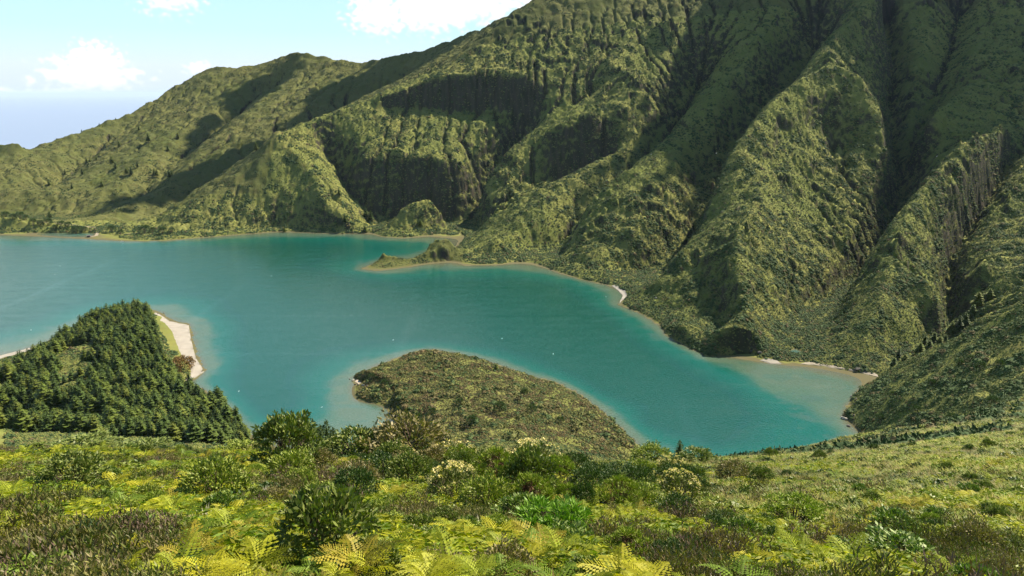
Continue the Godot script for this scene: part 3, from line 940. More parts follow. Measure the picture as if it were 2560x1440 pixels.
	lone_trees = [
		[-731.5, -1640, 19.5, "small dark conifer dotted on the open slope above the far left shore", 0, "conifers on the far left slope"],
		[-744.6, -1520, 13.5, "small dark conifer dotted on the open slope above the far left shore", 1, "conifers on the far left slope"],
		[-770.3, -1560, 15.0, "small dark conifer dotted on the open slope above the far left shore", 2, "conifers on the far left slope"],
		[-808.6, -1520, 13.5, "small dark conifer dotted on the open slope above the far left shore", 3, "conifers on the far left slope"],
		[-827.2, -1590, 12.0, "small dark conifer dotted on the open slope above the far left shore", 4, "conifers on the far left slope"],
		[-819.8, -1600, 12.0, "small dark conifer dotted on the open slope above the far left shore", 5, "conifers on the far left slope"],
		[-839.8, -1600, 12.0, "small dark conifer dotted on the open slope above the far left shore", 0, "conifers on the far left slope"],
		[-692.8, -1470, 15.0, "small dark conifer dotted on the open slope above the far left shore", 1, "conifers on the far left slope"],
		[-705.8, -1480, 13.5, "small dark conifer dotted on the open slope above the far left shore", 2, "conifers on the far left slope"],
		[-694, -1500, 13.5, "small dark conifer dotted on the open slope above the far left shore", 3, "conifers on the far left slope"],
		[-651.1, -1480, 15.0, "small dark conifer dotted on the open slope above the far left shore", 4, "conifers on the far left slope"],
		[-660, -1490, 13.5, "small dark conifer dotted on the open slope above the far left shore", 5, "conifers on the far left slope"],
		[-611.4, -1440, 16.5, "small dark conifer dotted on the open slope above the far left shore", 0, "conifers on the far left slope"],
		[-610.6, -1450, 13.5, "small dark conifer dotted on the open slope above the far left shore", 1, "conifers on the far left slope"],
		[-795.5, -1650, 12.0, "small dark conifer dotted on the open slope above the far left shore", 2, "conifers on the far left slope"],
		[-784.2, -1720, 12.0, "small dark conifer dotted on the open slope above the far left shore", 3, "conifers on the far left slope"],
		[-675.6, -1650, 13.5, "small dark conifer dotted on the open slope above the far left shore", 4, "conifers on the far left slope"],
		[-717.3, -1850, 6.4, "small dark conifer dotted on the open slope above the far left shore", 5, "conifers on the far left slope"],
		[-790.5, -1940, 6.4, "small dark conifer dotted on the open slope above the far left shore", 0, "conifers on the far left slope"],
		[-815.4, -1880, 5.6, "small dark conifer dotted on the open slope above the far left shore", 1, "conifers on the far left slope"],
		[-878.8, -1820, 4.8, "small dark conifer dotted on the open slope above the far left shore", 2, "conifers on the far left slope"],
		[-901.3, -1790, 4.8, "small dark conifer dotted on the open slope above the far left shore", 3, "conifers on the far left slope"],
		[-925.8, -1760, 6.4, "small dark conifer dotted on the open slope above the far left shore", 4, "conifers on the far left slope"],
		[-677, -1600, 12.0, "small dark conifer dotted on the open slope above the far left shore", 5, "conifers on the far left slope"],
		[-728.7, -1430, 12.0, "small dark conifer dotted on the open slope above the far left shore", 0, "conifers on the far left slope"],
		[-776.6, -1420, 10.5, "small dark conifer dotted on the open slope above the far left shore", 1, "conifers on the far left slope"],
		[-862, -1500, 10.5, "small dark conifer dotted on the open slope above the far left shore", 2, "conifers on the far left slope"],
		[-862.8, -1560, 10.5, "small dark conifer dotted on the open slope above the far left shore", 3, "conifers on the far left slope"],
		[-418.4, -1330, 15.0, "small dark conifer dotted on the open slope above the far left shore", 4, "conifers on the far left slope"],
		[-747.5, -1290, 13.5, "small dark conifer dotted on the open slope above the far left shore", 5, "conifers on the far left slope"],
		[-246.8, -1175, 15, "broad dark conifer on the far shore, the wider of a close pair below the bowl", 1, ""],
		[-216.9, -1172, 14, "slim pointed dark conifer on the far shore, at the foot of the bowl", 1, ""],
		[-134.3, -1166, 12, "single dark conifer near the top of the bumpy hillock under the dark cliff", 2, ""],
		[-265.1, -1230, 13, "dark conifer on the front spur above the shore pair", 1, ""],
		[-226.3, -1235, 20, "tall narrow dark conifer at the foot of the dark cliff in the bowl", 1, ""],
		[-218.5, -1233, 17, "second tall dark conifer at the foot of the dark cliff in the bowl", 1, ""],
		[-337.7, -1178, 9, "small round conifer just above the pale sand strip on the far shore", 2, ""],
		[278.2, -556, 10, "dark green conifer in the clump filling the gully mouth beside the near knoll", 5, "conifers in the gully by the knoll"],
		[287.9, -560, 11, "dark green conifer in the clump filling the gully mouth beside the near knoll", 4, "conifers in the gully by the knoll"],
		[293, -580, 10, "dark green conifer in the clump filling the gully mouth beside the near knoll", 3, "conifers in the gully by the knoll"],
		[314.1, -590, 12, "dark green conifer in the clump filling the gully mouth beside the near knoll", 2, "conifers in the gully by the knoll"],
		[328.8, -612, 10, "dark green conifer in the clump filling the gully mouth beside the near knoll", 1, "conifers in the gully by the knoll"],
		[326.4, -600, 11, "dark green conifer in the clump filling the gully mouth beside the near knoll", 0, "conifers in the gully by the knoll"],
		[343.1, -625, 10, "dark green conifer in the clump filling the gully mouth beside the near knoll", 5, "conifers in the gully by the knoll"],
		[334, -600, 11, "dark green conifer in the clump filling the gully mouth beside the near knoll", 4, "conifers in the gully by the knoll"],
		[364.9, -630, 16, "dark green conifer in the clump filling the gully mouth beside the near knoll", 3, "conifers in the gully by the knoll"],
		[360.6, -632, 14, "dark green conifer in the clump filling the gully mouth beside the near knoll", 2, "conifers in the gully by the knoll"],
		[372.4, -635, 15, "dark green conifer in the clump filling the gully mouth beside the near knoll", 1, "conifers in the gully by the knoll"],
		[370.5, -645, 15, "dark green conifer in the clump filling the gully mouth beside the near knoll", 0, "conifers in the gully by the knoll"],
		[386.5, -650, 13, "dark green conifer in the clump filling the gully mouth beside the near knoll", 5, "conifers in the gully by the knoll"],
		[395.7, -660, 15, "dark green conifer in the clump filling the gully mouth beside the near knoll", 4, "conifers in the gully by the knoll"],
		[402.9, -665, 13, "dark green conifer in the clump filling the gully mouth beside the near knoll", 3, "conifers in the gully by the knoll"],
		[407.7, -665, 12, "dark green conifer in the clump filling the gully mouth beside the near knoll", 2, "conifers in the gully by the knoll"],
		[344, -610, 10, "dark green conifer in the clump filling the gully mouth beside the near knoll", 1, "conifers in the gully by the knoll"],
		[385.7, -655, 13, "dark green conifer in the clump filling the gully mouth beside the near knoll", 0, "conifers in the gully by the knoll"],
		[-17.1, -62, 6.2, "tallest dark conifer rising over the edge of the near slope against the water", 3, ""],
		[-17, -64, 5.8, "thin dark conifer close behind the tallest one at the slope's edge", 3, ""],
		[-15.4, -62, 5.4, "pointed sparse conifer standing alone against the water at the slope's edge", 3, ""],
		[-17.1, -60, 4.4, "low dark conifer beside the big round shrub at the slope's edge", 1, ""],
		[-14.6, -61, 4.6, "small conifer with its tip just over the slope's edge, right beside the pointed sparse one", 1, ""],
		[-13.4, -60, 4.2, "bushy small conifer at the slope's edge nearest the shallow cove", 1, ""],
		[-15.4, -60, 4.7, "small conifer between the tall thin one and the pointed sparse one", 1, ""],
		[-21.2, -62, 5.0, "narrow conifer at the slope's edge by the corner of the wood", 3, ""],
		[14.9, -66, 2.6, "leafy young conifer sprouting above the grassy edge against the bright shallows", 1, ""],
		[13.4, -64, 1.2, "very small conifer at the grassy edge just before the bright shallows", 1, ""],
		[-11.3, -538.7, 5, "dark little conifer on the brown far end of the middle peninsula", 2, ""],
		[-48, -537.4, 3, "tiny conifer on the brown middle peninsula, nearer its tip", 2, ""],
		[7.7, -484.3, 4, "small conifer on the brown middle peninsula towards its open-water side", 2, ""],
	]
	shrubs = [
		["leafy", -10.61, -35.10, 3.22, 2.96, "big round leafy shrub at the slope's edge beside the small conifers"],
		["leafy", -9.03, -43.00, 3.95, 2.27, "broad olive-leaved shrub at the slope's edge below the bushy small conifer"],
		["pale", -6.17, -43.00, 5.27, 3.47, "large twiggy shrub with buff-brown leaf tips at the slope's edge"],
		["dark", -5.70, -31.80, 1.95, 1.34, "dark shaded shrub just below the large buff-tipped one"],
		["flower", -3.41, -43.00, 2.90, 1.96, "shrub topped with creamy blossom, left of the reddish tree heath"],
		["flower", 1.32, -43.00, 3.29, 2.27, "shrub with a wide creamy blossom crown right above the dark leafy bushes"],
		["heath", -0.72, -31.10, 2.09, 2.08, "tree heath with dense red-brown stems and a green cap"],
		["leafy", 0.51, -25.00, 1.99, 2.28, "tall dark leafy shrub below the wide creamy blossom crown"],
		["heathtuft", 2.53, -39.50, 1.93, 1.67, "yellow-green tufted heath bush beside the tall dark leafy shrub"],
		["heathtuft", 1.95, -25.40, 1.09, 1.07, "lower yellow-green tufted heath bush, just below its twin"],
		["juniper", 0.87, -16.10, 2.07, 0.90, "bright green rounded juniper mound with dense tufted tips"],
		["leafy", -2.66, -10.20, 1.44, 1.36, "very large dark leafy shrub reaching the bottom edge of the view"],
		["dark", 2.24, -23.00, 0.99, 1.29, "narrow dark bush standing beside the lower tufted heath bush"],
		["olive", -8.78, -21.70, 1.99, 1.45, "rounded olive-green leafy bush in the middle of the yellow ferns"],
		["olive", -0.74, -22.10, 1.76, 1.24, "glossy mid-green bush below the reddish tree heath"],
		["dark", 4.51, -40.00, 1.96, 1.26, "dark low bush at the upper slope beyond the tufted heaths"],
		["dark", 5.54, -37.30, 2.28, 1.31, "wide dark bush among fine grass at the upper slope"],
		["dark", 7.88, -37.10, 1.59, 1.43, "dark bush standing alone in the yellow grass below the young conifer"],
		["olive", 13.24, -69.90, 3.85, 1.96, "flat olive bush on the grassy edge against the pale shallows"],
		["heathtuft", 9.22, -23.70, 2.47, 1.25, "wide olive tufted heath bush in the middle of the grassy slope"],
		["glossy", 10.29, -19.50, 1.43, 0.96, "glossy broad-leaved bush in the grass near the right edge"],
		["glossy", 7.58, -14.10, 1.64, 0.69, "bright broad-leaved bush at the bottom right of the slope"],
		["glossy", -0.91, -14.80, 0.54, 0.62, "small grey-green upright bush between the fern clumps"],
		["glossy", 0.20, -19.70, 1.33, 0.83, "pale-leaved bush above the bright green juniper"],
		["glossy", 1.11, -13.50, 1.07, 0.66, "silvery broad-leaved bush below the bright green juniper"],
		["pale", -1.81, -13.10, 0.88, 0.46, "orange-tinged leafy bush below the yellow ferns"],
		["leafy", -1.40, -12.40, 0.91, 0.52, "mid-green leafy bush next to the orange-tinged one"],
		["olive", -2.63, -15.10, 1.20, 0.53, "bright green sprawling bush under the brown heath"],
		["leafy", -14.14, -23.80, 2.04, 1.34, "dark leafy shrub at the far left among ferns"],
		["leafy", -24.88, -43.00, 4.74, 1.21, "low reddish-green thicket at the slope's far left edge"],
		["pale", -14.97, -43.00, 2.37, 1.21, "low buff shrub at the foot of the wood's corner"],
		["olive", -15.86, -43.00, 3.16, 1.21, "low green shrub at the slope's edge below the wood"],
		["leafy", -2.20, -43.00, 2.37, 1.51, "small leafy bush between the two creamy-flowered shrubs' tops"],
		["pale", -0.44, -43.00, 3.16, 1.51, "buff twiggy shrub behind the tree heath"],
		["dark", -2.54, -24.80, 0.91, 0.87, "dark small bush below the creamy-blossomed shrub"],
		["olive", 4.70, -27.00, 1.98, 1.04, "soft green bush on the upper right of the fern patch"],
		["leafy", 14.88, -59.30, 3.27, 1.46, "low olive bush at the grassy edge above the bay"],
		["dark", 6.25, -17.20, 0.63, 0.60, "dark little bush beside the tall green grass tuft"],
		["heath", 2.05, -12.90, 1.03, 0.82, "rust-brown heath bush at the bottom edge of the slope"],
		["pale", 10.88, -17.00, 1.14, 1.08, "rust-orange twiggy shrub at the right edge"],
		["dark", 6.40, -22.30, 1.09, 0.63, "low dark bush between yellow ferns on the right half"],
		["leafy", -21.58, -43.00, 3.69, 1.06, "low leafy bush near the foot of the dark wood"],
		["rust", -244.2, -563.7, 17, 10, "rust-brown thicket of shrubs at the back of the sandy beach"],
		["dark", -8.3, -62, 3.0, 5.6, "tall dense dark-green shrub behind the slope's edge by the cove's pale sand"],
	]
	shrub_rooms = [Vector3(-10.6, -35.1, 1.32), Vector3(-9.0, -43.0, 1.62), Vector3(-6.2, -43.0, 2.16), Vector3(-5.7, -31.8, 0.80), Vector3(-3.4, -43.0, 1.19), Vector3(1.3, -43.0, 1.35), Vector3(-0.7, -31.1, 0.86), Vector3(0.5, -25.0, 0.82), Vector3(2.5, -39.5, 0.79), Vector3(2.0, -25.4, 0.45), Vector3(0.9, -16.1, 0.85), Vector3(-2.7, -10.2, 0.59), Vector3(2.2, -23.0, 0.40), Vector3(-8.8, -21.7, 0.82), Vector3(-0.7, -22.1, 0.72), Vector3(4.5, -40.0, 0.80), Vector3(5.5, -37.3, 0.94), Vector3(7.9, -37.1, 0.65), Vector3(13.2, -69.9, 1.58), Vector3(9.2, -23.7, 1.01), Vector3(10.3, -19.5, 0.59), Vector3(7.6, -14.1, 0.67), Vector3(-0.9, -14.8, 0.22), Vector3(0.2, -19.7, 0.54), Vector3(1.1, -13.5, 0.44), Vector3(-1.8, -13.1, 0.36), Vector3(-1.4, -12.4, 0.37), Vector3(-2.6, -15.1, 0.49), Vector3(-14.1, -23.8, 0.84), Vector3(-24.9, -43.0, 1.94), Vector3(-15.0, -43.0, 0.97), Vector3(-15.9, -43.0, 1.29), Vector3(-2.2, -43.0, 0.97), Vector3(-0.4, -43.0, 1.29), Vector3(-2.5, -24.8, 0.37), Vector3(4.7, -27.0, 0.81), Vector3(14.9, -59.3, 1.34), Vector3(6.3, -17.2, 0.26), Vector3(2.0, -12.9, 0.42), Vector3(10.9, -17.0, 0.47), Vector3(6.4, -22.3, 0.45), Vector3(-21.6, -43.0, 1.51)]
	small_bushes = [
		["dark", 29.3, -68.1, 0.89, "small dark bush dotted on the yellow grass slope beside the bay", "small bushes on the grass slope"],
		["leafy", 24.4, -69.9, 1.67, "small dark bush dotted on the yellow grass slope beside the bay", "small bushes on the grass slope"],
		["dark", 34.0, -69.9, 1.22, "small dark bush dotted on the yellow grass slope beside the bay", "small bushes on the grass slope"],
		["dark", 23.8, -43.4, 0.76, "small dark bush dotted on the yellow grass slope beside the bay", "small bushes on the grass slope"],
		["leafy", 24.6, -42.4, 0.65, "small dark bush dotted on the yellow grass slope beside the bay", "small bushes on the grass slope"],
		["dark", 17.3, -31.5, 0.62, "small dark bush dotted on the yellow grass slope beside the bay", "small bushes on the grass slope"],
		["dark", 16.8, -29.3, 0.64, "small dark bush dotted on the yellow grass slope beside the bay", "small bushes on the grass slope"],
		["leafy", 36.5, -57.0, 1.24, "small dark bush dotted on the yellow grass slope beside the bay", "small bushes on the grass slope"],
		["dark", 17.0, -26.0, 0.68, "small dark bush dotted on the yellow grass slope beside the bay", "small bushes on the grass slope"],
		["dark", 26.0, -50.2, 0.66, "small dark bush dotted on the yellow grass slope beside the bay", "small bushes on the grass slope"],
		["leafy", 23.9, -57.6, 1.25, "small dark bush dotted on the yellow grass slope beside the bay", "small bushes on the grass slope"],
		["dark", 37.6, -69.9, 1.06, "small dark bush dotted on the yellow grass slope beside the bay", "small bushes on the grass slope"],
		["dark", 16.3, -43.7, 0.76, "small dark bush dotted on the yellow grass slope beside the bay", "small bushes on the grass slope"],
		["leafy", 21.0, -47.1, 0.72, "small dark bush dotted on the yellow grass slope beside the bay", "small bushes on the grass slope"],
		["dark", 34.0, -55.3, 0.96, "small dark bush dotted on the yellow grass slope beside the bay", "small bushes on the grass slope"],
		["dark", 15.9, -31.6, 0.48, "small dark bush dotted on the yellow grass slope beside the bay", "small bushes on the grass slope"],
		["leafy", 15.2, -51.3, 1.00, "small dark bush dotted on the yellow grass slope beside the bay", "small bushes on the grass slope"],
		["dark", 19.4, -32.4, 0.42, "small dark bush dotted on the yellow grass slope beside the bay", "small bushes on the grass slope"],
		["dark", 21.8, -45.7, 0.60, "small dark bush dotted on the yellow grass slope beside the bay", "small bushes on the grass slope"],
		["leafy", 15.0, -24.2, 0.37, "small dark bush dotted on the yellow grass slope beside the bay", "small bushes on the grass slope"],
		["dark", 10.0, -31.5, 0.62, "small dark bush dotted on the yellow grass slope beside the bay", "small bushes on the grass slope"],
		["dark", 9.5, -20.6, 0.45, "small dark bush dotted on the yellow grass slope beside the bay", "small bushes on the grass slope"],
		["leafy", 11.5, -26.7, 0.46, "small dark bush dotted on the yellow grass slope beside the bay", "small bushes on the grass slope"],
		["dark", 13.1, -22.4, 0.39, "small dark bush dotted on the yellow grass slope beside the bay", "small bushes on the grass slope"],
		["dark", 8.0, -32.7, 0.71, "small dark bush dotted on the yellow grass slope beside the bay", "small bushes on the grass slope"],
		["dark", -767.9, -1210.9, 13, "dark bush growing on the low bank of the far shore beside the track", "bushes on the far bank"],
		["dark", -747.1, -1193.6, 10, "dark bush growing on the low bank of the far shore beside the track", "bushes on the far bank"],
		["dark", -739.0, -1197.9, 15, "dark bush growing on the low bank of the far shore beside the track", "bushes on the far bank"],
		["dark", -732.9, -1202.7, 9, "dark bush growing on the low bank of the far shore beside the track", "bushes on the far bank"],
		["dark", -712.7, -1185.6, 13, "dark bush growing on the low bank of the far shore beside the track", "bushes on the far bank"],
		["dark", -704.5, -1189.8, 10, "dark bush growing on the low bank of the far shore beside the track", "bushes on the far bank"],
		["dark", -696.3, -1194.1, 15, "dark bush growing on the low bank of the far shore beside the track", "bushes on the far bank"],
		["dark", -677.5, -1177.4, 9, "dark bush growing on the low bank of the far shore beside the track", "bushes on the far bank"],
		["dark", -669.2, -1181.6, 13, "dark bush growing on the low bank of the far shore beside the track", "bushes on the far bank"],
		["dark", -660.9, -1185.8, 10, "dark bush growing on the low bank of the far shore beside the track", "bushes on the far bank"],
		["dark", -641.3, -1169.0, 15, "dark bush growing on the low bank of the far shore beside the track", "bushes on the far bank"],
		["dark", -630.3, -1172.5, 9, "dark bush growing on the low bank of the far shore beside the track", "bushes on the far bank"],
		["dark", -588.9, -1168.8, 13, "dark bush growing on the low bank of the far shore beside the track", "bushes on the far bank"],
		["dark", -568.0, -1151.9, 10, "dark bush growing on the low bank of the far shore beside the track", "bushes on the far bank"],
		["dark", -531.2, -1149.3, 15, "dark bush growing on the low bank of the far shore beside the track", "bushes on the far bank"],
		["dark", -521.4, -1153.0, 9, "dark bush growing on the low bank of the far shore beside the track", "bushes on the far bank"],
		["dark", -499.2, -1135.9, 13, "dark bush growing on the low bank of the far shore beside the track", "bushes on the far bank"],
		["dark", -488.1, -1139.2, 10, "dark bush growing on the low bank of the far shore beside the track", "bushes on the far bank"],
		["dark", 257.6, -439.1, 5, "dark rounded bush on the scrubby face of the near knoll", "dark bushes on the knoll"],
		["dark", 256.0, -416.4, 6, "dark rounded bush on the scrubby face of the near knoll", "dark bushes on the knoll"],
		["dark", 241.0, -435.3, 5, "dark rounded bush on the scrubby face of the near knoll", "dark bushes on the knoll"],
		["dark", 260.1, -407.2, 6, "dark rounded bush on the scrubby face of the near knoll", "dark bushes on the knoll"],
		["dark", 229.2, -454.7, 5, "dark rounded bush on the scrubby face of the near knoll", "dark bushes on the knoll"],
		["dark", 221.7, -412.2, 6, "dark rounded bush on the scrubby face of the near knoll", "dark bushes on the knoll"],
		["dark", 221.8, -379.0, 5, "dark rounded bush on the scrubby face of the near knoll", "dark bushes on the knoll"],
		["dark", 217.7, -443.2, 6, "dark rounded bush on the scrubby face of the near knoll", "dark bushes on the knoll"],
		["dark", 232.3, -364.8, 6, "dark rounded bush on the scrubby face of the near knoll", "dark bushes on the knoll"],
		["dark", 260.4, -434.2, 5, "dark rounded bush on the scrubby face of the near knoll", "dark bushes on the knoll"],
		["dark", -7.1, -444.0, 8, "dark rounded bush among the brown heath of the middle peninsula", "dark bushes on the middle peninsula"],
		["dark", 11.7, -440.9, 6, "dark rounded bush among the brown heath of the middle peninsula", "dark bushes on the middle peninsula"],
		["dark", -70.9, -477.2, 6, "dark rounded bush among the brown heath of the middle peninsula", "dark bushes on the middle peninsula"],
		["dark", -31.9, -462.2, 5, "dark rounded bush among the brown heath of the middle peninsula", "dark bushes on the middle peninsula"],
		["dark", -48.3, -454.3, 6, "dark rounded bush among the brown heath of the middle peninsula", "dark bushes on the middle peninsula"],
		["dark", 27.4, -426.9, 5, "dark rounded bush among the brown heath of the middle peninsula", "dark bushes on the middle peninsula"],
		["dark", 7.7, -484.3, 5, "dark rounded bush among the brown heath of the middle peninsula", "dark bushes on the middle peninsula"],
		["dark", -98.1, -532.0, 6, "dark rounded bush among the brown heath of the middle peninsula", "dark bushes on the middle peninsula"],
		["dark", -87.4, -517.4, 6, "dark rounded bush among the brown heath of the middle peninsula", "dark bushes on the middle peninsula"],
		["dark", -22.5, -422.2, 6, "dark rounded bush among the brown heath of the middle peninsula", "dark bushes on the middle peninsula"],
	]
	fern_spots = [[-5.49, -10.30, 0.40], [-8.92, -15.70, 0.40], [-5.42, -14.70, 0.45], [-6.02, -16.80, 0.48], [-3.93, -10.10, 0.40], [-6.89, -11.40, 0.40], [-1.31, -11.10, 0.40], [-2.43, -15.80, 0.40], [-2.14, -17.40, 0.40], [-0.53, -25.90, 0.58], [0.27, -26.80, 0.49], [0.35, -13.50, 0.40], [0.69, -12.20, 0.40], [1.37, -12.20, 0.40], [3.36, -14.90, 0.46], [4.13, -16.80, 0.40], [4.29, -14.70, 0.40], [5.22, -13.60, 0.47], [6.15, -14.30, 0.40], [-9.15, -18.80, 0.50], [-11.54, -26.20, 0.64], [-12.27, -21.40, 0.53], [-12.00, -19.20, 0.43], [7.26, -21.80, 0.45], [6.22, -24.30, 0.45], [-9.13, -19.80, 0.45], [-6.78, -20.70, 0.42], [-6.80, -22.50, 0.41], [-6.29, -27.30, 0.50], [-3.98, -22.20, 0.50], [-4.07, -20.90, 0.43]]
	rocks = [
		[210.1, -474.7, 5.35, 2.92, 0, "pale flat boulder in the water at the foot of the dark knoll", ""],
		[230.4, -511.2, 3.67, 2.51, 0, "pale boulder off the knoll's shore, above the flat one", ""],
		[255.1, -562.7, 5.76, 4.50, 1, "dark rock crowned with plants at the corner of the shallow bay", ""],
		[193.5, -599.9, 6.14, 4.79, 1, "dark boulder beside the cave mouth on the lake shore", ""],
		[188.7, -603.9, 3.71, 3.34, 1, "smaller dark boulder right next to the boulder by the cave", ""],
		[136.9, -742.1, 3.04, 3.19, 0, "round pale boulder above the water on the steep right shore", ""],
		[208, -463.4, 3.80, 1.99, 1, "low dark rock between the flat pale boulder and the knoll", ""],
		[-114.1, -544, 2.51, 2.11, 0, "tan shore stone along the rocky left edge of the middle peninsula", "shore stones of the middle peninsula"],
		[-110.8, -535.8, 1.92, 1.61, 1, "tan shore stone along the rocky left edge of the middle peninsula", "shore stones of the middle peninsula"],
		[-107.6, -531, 2.18, 1.83, 2, "tan shore stone along the rocky left edge of the middle peninsula", "shore stones of the middle peninsula"],
		[-103.7, -527.9, 2.70, 2.27, 0, "tan shore stone along the rocky left edge of the middle peninsula", "shore stones of the middle peninsula"],
		[-100.5, -525.6, 2.15, 1.81, 1, "tan shore stone along the rocky left edge of the middle peninsula", "shore stones of the middle peninsula"],
		[-96.8, -523.3, 2.14, 1.80, 2, "tan shore stone along the rocky left edge of the middle peninsula", "shore stones of the middle peninsula"],
		[-93, -520.2, 2.40, 2.01, 0, "tan shore stone along the rocky left edge of the middle peninsula", "shore stones of the middle peninsula"],
		[-89.6, -517.9, 2.65, 2.23, 1, "tan shore stone along the rocky left edge of the middle peninsula", "shore stones of the middle peninsula"],
		[-83.3, -499.7, 2.05, 1.72, 1, "dark stone in the cove beside the middle peninsula", "dark stones in the cove"],
		[-80.8, -494.1, 2.53, 2.13, 1, "dark stone in the cove beside the middle peninsula", "dark stones in the cove"],
		[-78.3, -489.3, 2.26, 1.89, 1, "dark stone in the cove beside the middle peninsula", "dark stones in the cove"],
		[-76.1, -483.2, 2.47, 2.08, 1, "dark stone in the cove beside the middle peninsula", "dark stones in the cove"],
		[-78.2, -483.2, 1.73, 1.46, 1, "dark stone in the cove beside the middle peninsula", "dark stones in the cove"],
		[-73.9, -478, 2.20, 1.85, 1, "dark stone in the cove beside the middle peninsula", "dark stones in the cove"],
		[-78.7, -503.2, 1.80, 1.52, 1, "dark stone in the cove beside the middle peninsula", "dark stones in the cove"],
		[-117, -547.3, 1.68, 1.41, 0, "tan shore stone along the rocky left edge of the middle peninsula", "shore stones of the middle peninsula"],
		[228, -499.7, 2.56, 2.15, 1, "small dark stone strewn along the water's edge below the knoll", "stones below the knoll"],
		[223.5, -491.3, 2.01, 1.69, 1, "small dark stone strewn along the water's edge below the knoll", "stones below the knoll"],
		[217.3, -482.6, 2.22, 1.87, 1, "small dark stone strewn along the water's edge below the knoll", "stones below the knoll"],
		[215.1, -472.8, 2.18, 1.83, 1, "small dark stone strewn along the water's edge below the knoll", "stones below the knoll"],
		[226.9, -504.7, 1.81, 1.52, 1, "small dark stone strewn along the water's edge below the knoll", "stones below the knoll"],
		[240, -521.7, 1.87, 1.57, 1, "small dark stone strewn along the water's edge below the knoll", "stones below the knoll"],
		[-252.7, -573.4, 1.47, 1.23, 1, "little dark stone on the rim of the sandy beach", "stones on the beach rim"],
		[-239.6, -570.7, 1.46, 1.23, 1, "little dark stone on the rim of the sandy beach", "stones on the beach rim"],
		[-229.1, -562.7, 1.73, 1.45, 1, "little dark stone on the rim of the sandy beach", "stones on the beach rim"],
		[-330.5, -723.5, 1.85, 1.56, 1, "little dark stone on the rim of the sandy beach", "stones on the beach rim"],
		[-326.1, -726.3, 1.86, 1.56, 1, "little dark stone on the rim of the sandy beach", "stones on the beach rim"],
	]
	gulls = [
		[-180.4, 9, -499.7, 1.3, "white gull over the blue water beside the wood's shore"],
		[-94.7, 9, -613.1, 3.4, "white gull over the water beyond the tip of the middle peninsula"],
		[-8, 9, -617.4, 5.5, "white gull over the open water above the middle peninsula's crest"],
		[31.1, 9, -577.7, 7.6, "white gull over the water off the middle peninsula's long side"],
		[-119.1, 9, -471.9, 9.7, "white gull over the cove between the two peninsulas"],
		[57.7, 9, -452.8, 11.8, "white gull by the glittering patch of water"],
		[-515.2, 9, -896.1, 13.9, "white gull over the far pale-blue water, the upper of two there"],
		[-496.9, 9, -852.4, 16.0, "white gull over the far pale-blue water, the lower of two there"],
		[-399.7, 9, -641, 18.1, "white gull over the water beside the strip of sand"],
		[-259.4, 9, -844.5, 20.2, "white gull over the middle of the lake, far out"],
		[-55, 9, -581.6, 22.3, "white gull just over the tip of the middle peninsula"],
		[119.9, 149.1, -700, 24.4, "white gull before the shaded ravine of the big mountain"],
		[176, 150.1, -700, 26.5, "white gull before the shaded side of the big ridge"],
		[366.2, 147.4, -700, 28.6, "white gull before the darkest gorge of the mountain"],
		[90.9, 9, -753.3, 30.7, "white gull over the green water by the pale inlet"],
	]
	hut_place = Vector3(-605.8, 0, -1135.1)
	boat_place = Vector3(-541.6, 0.02, -1101)
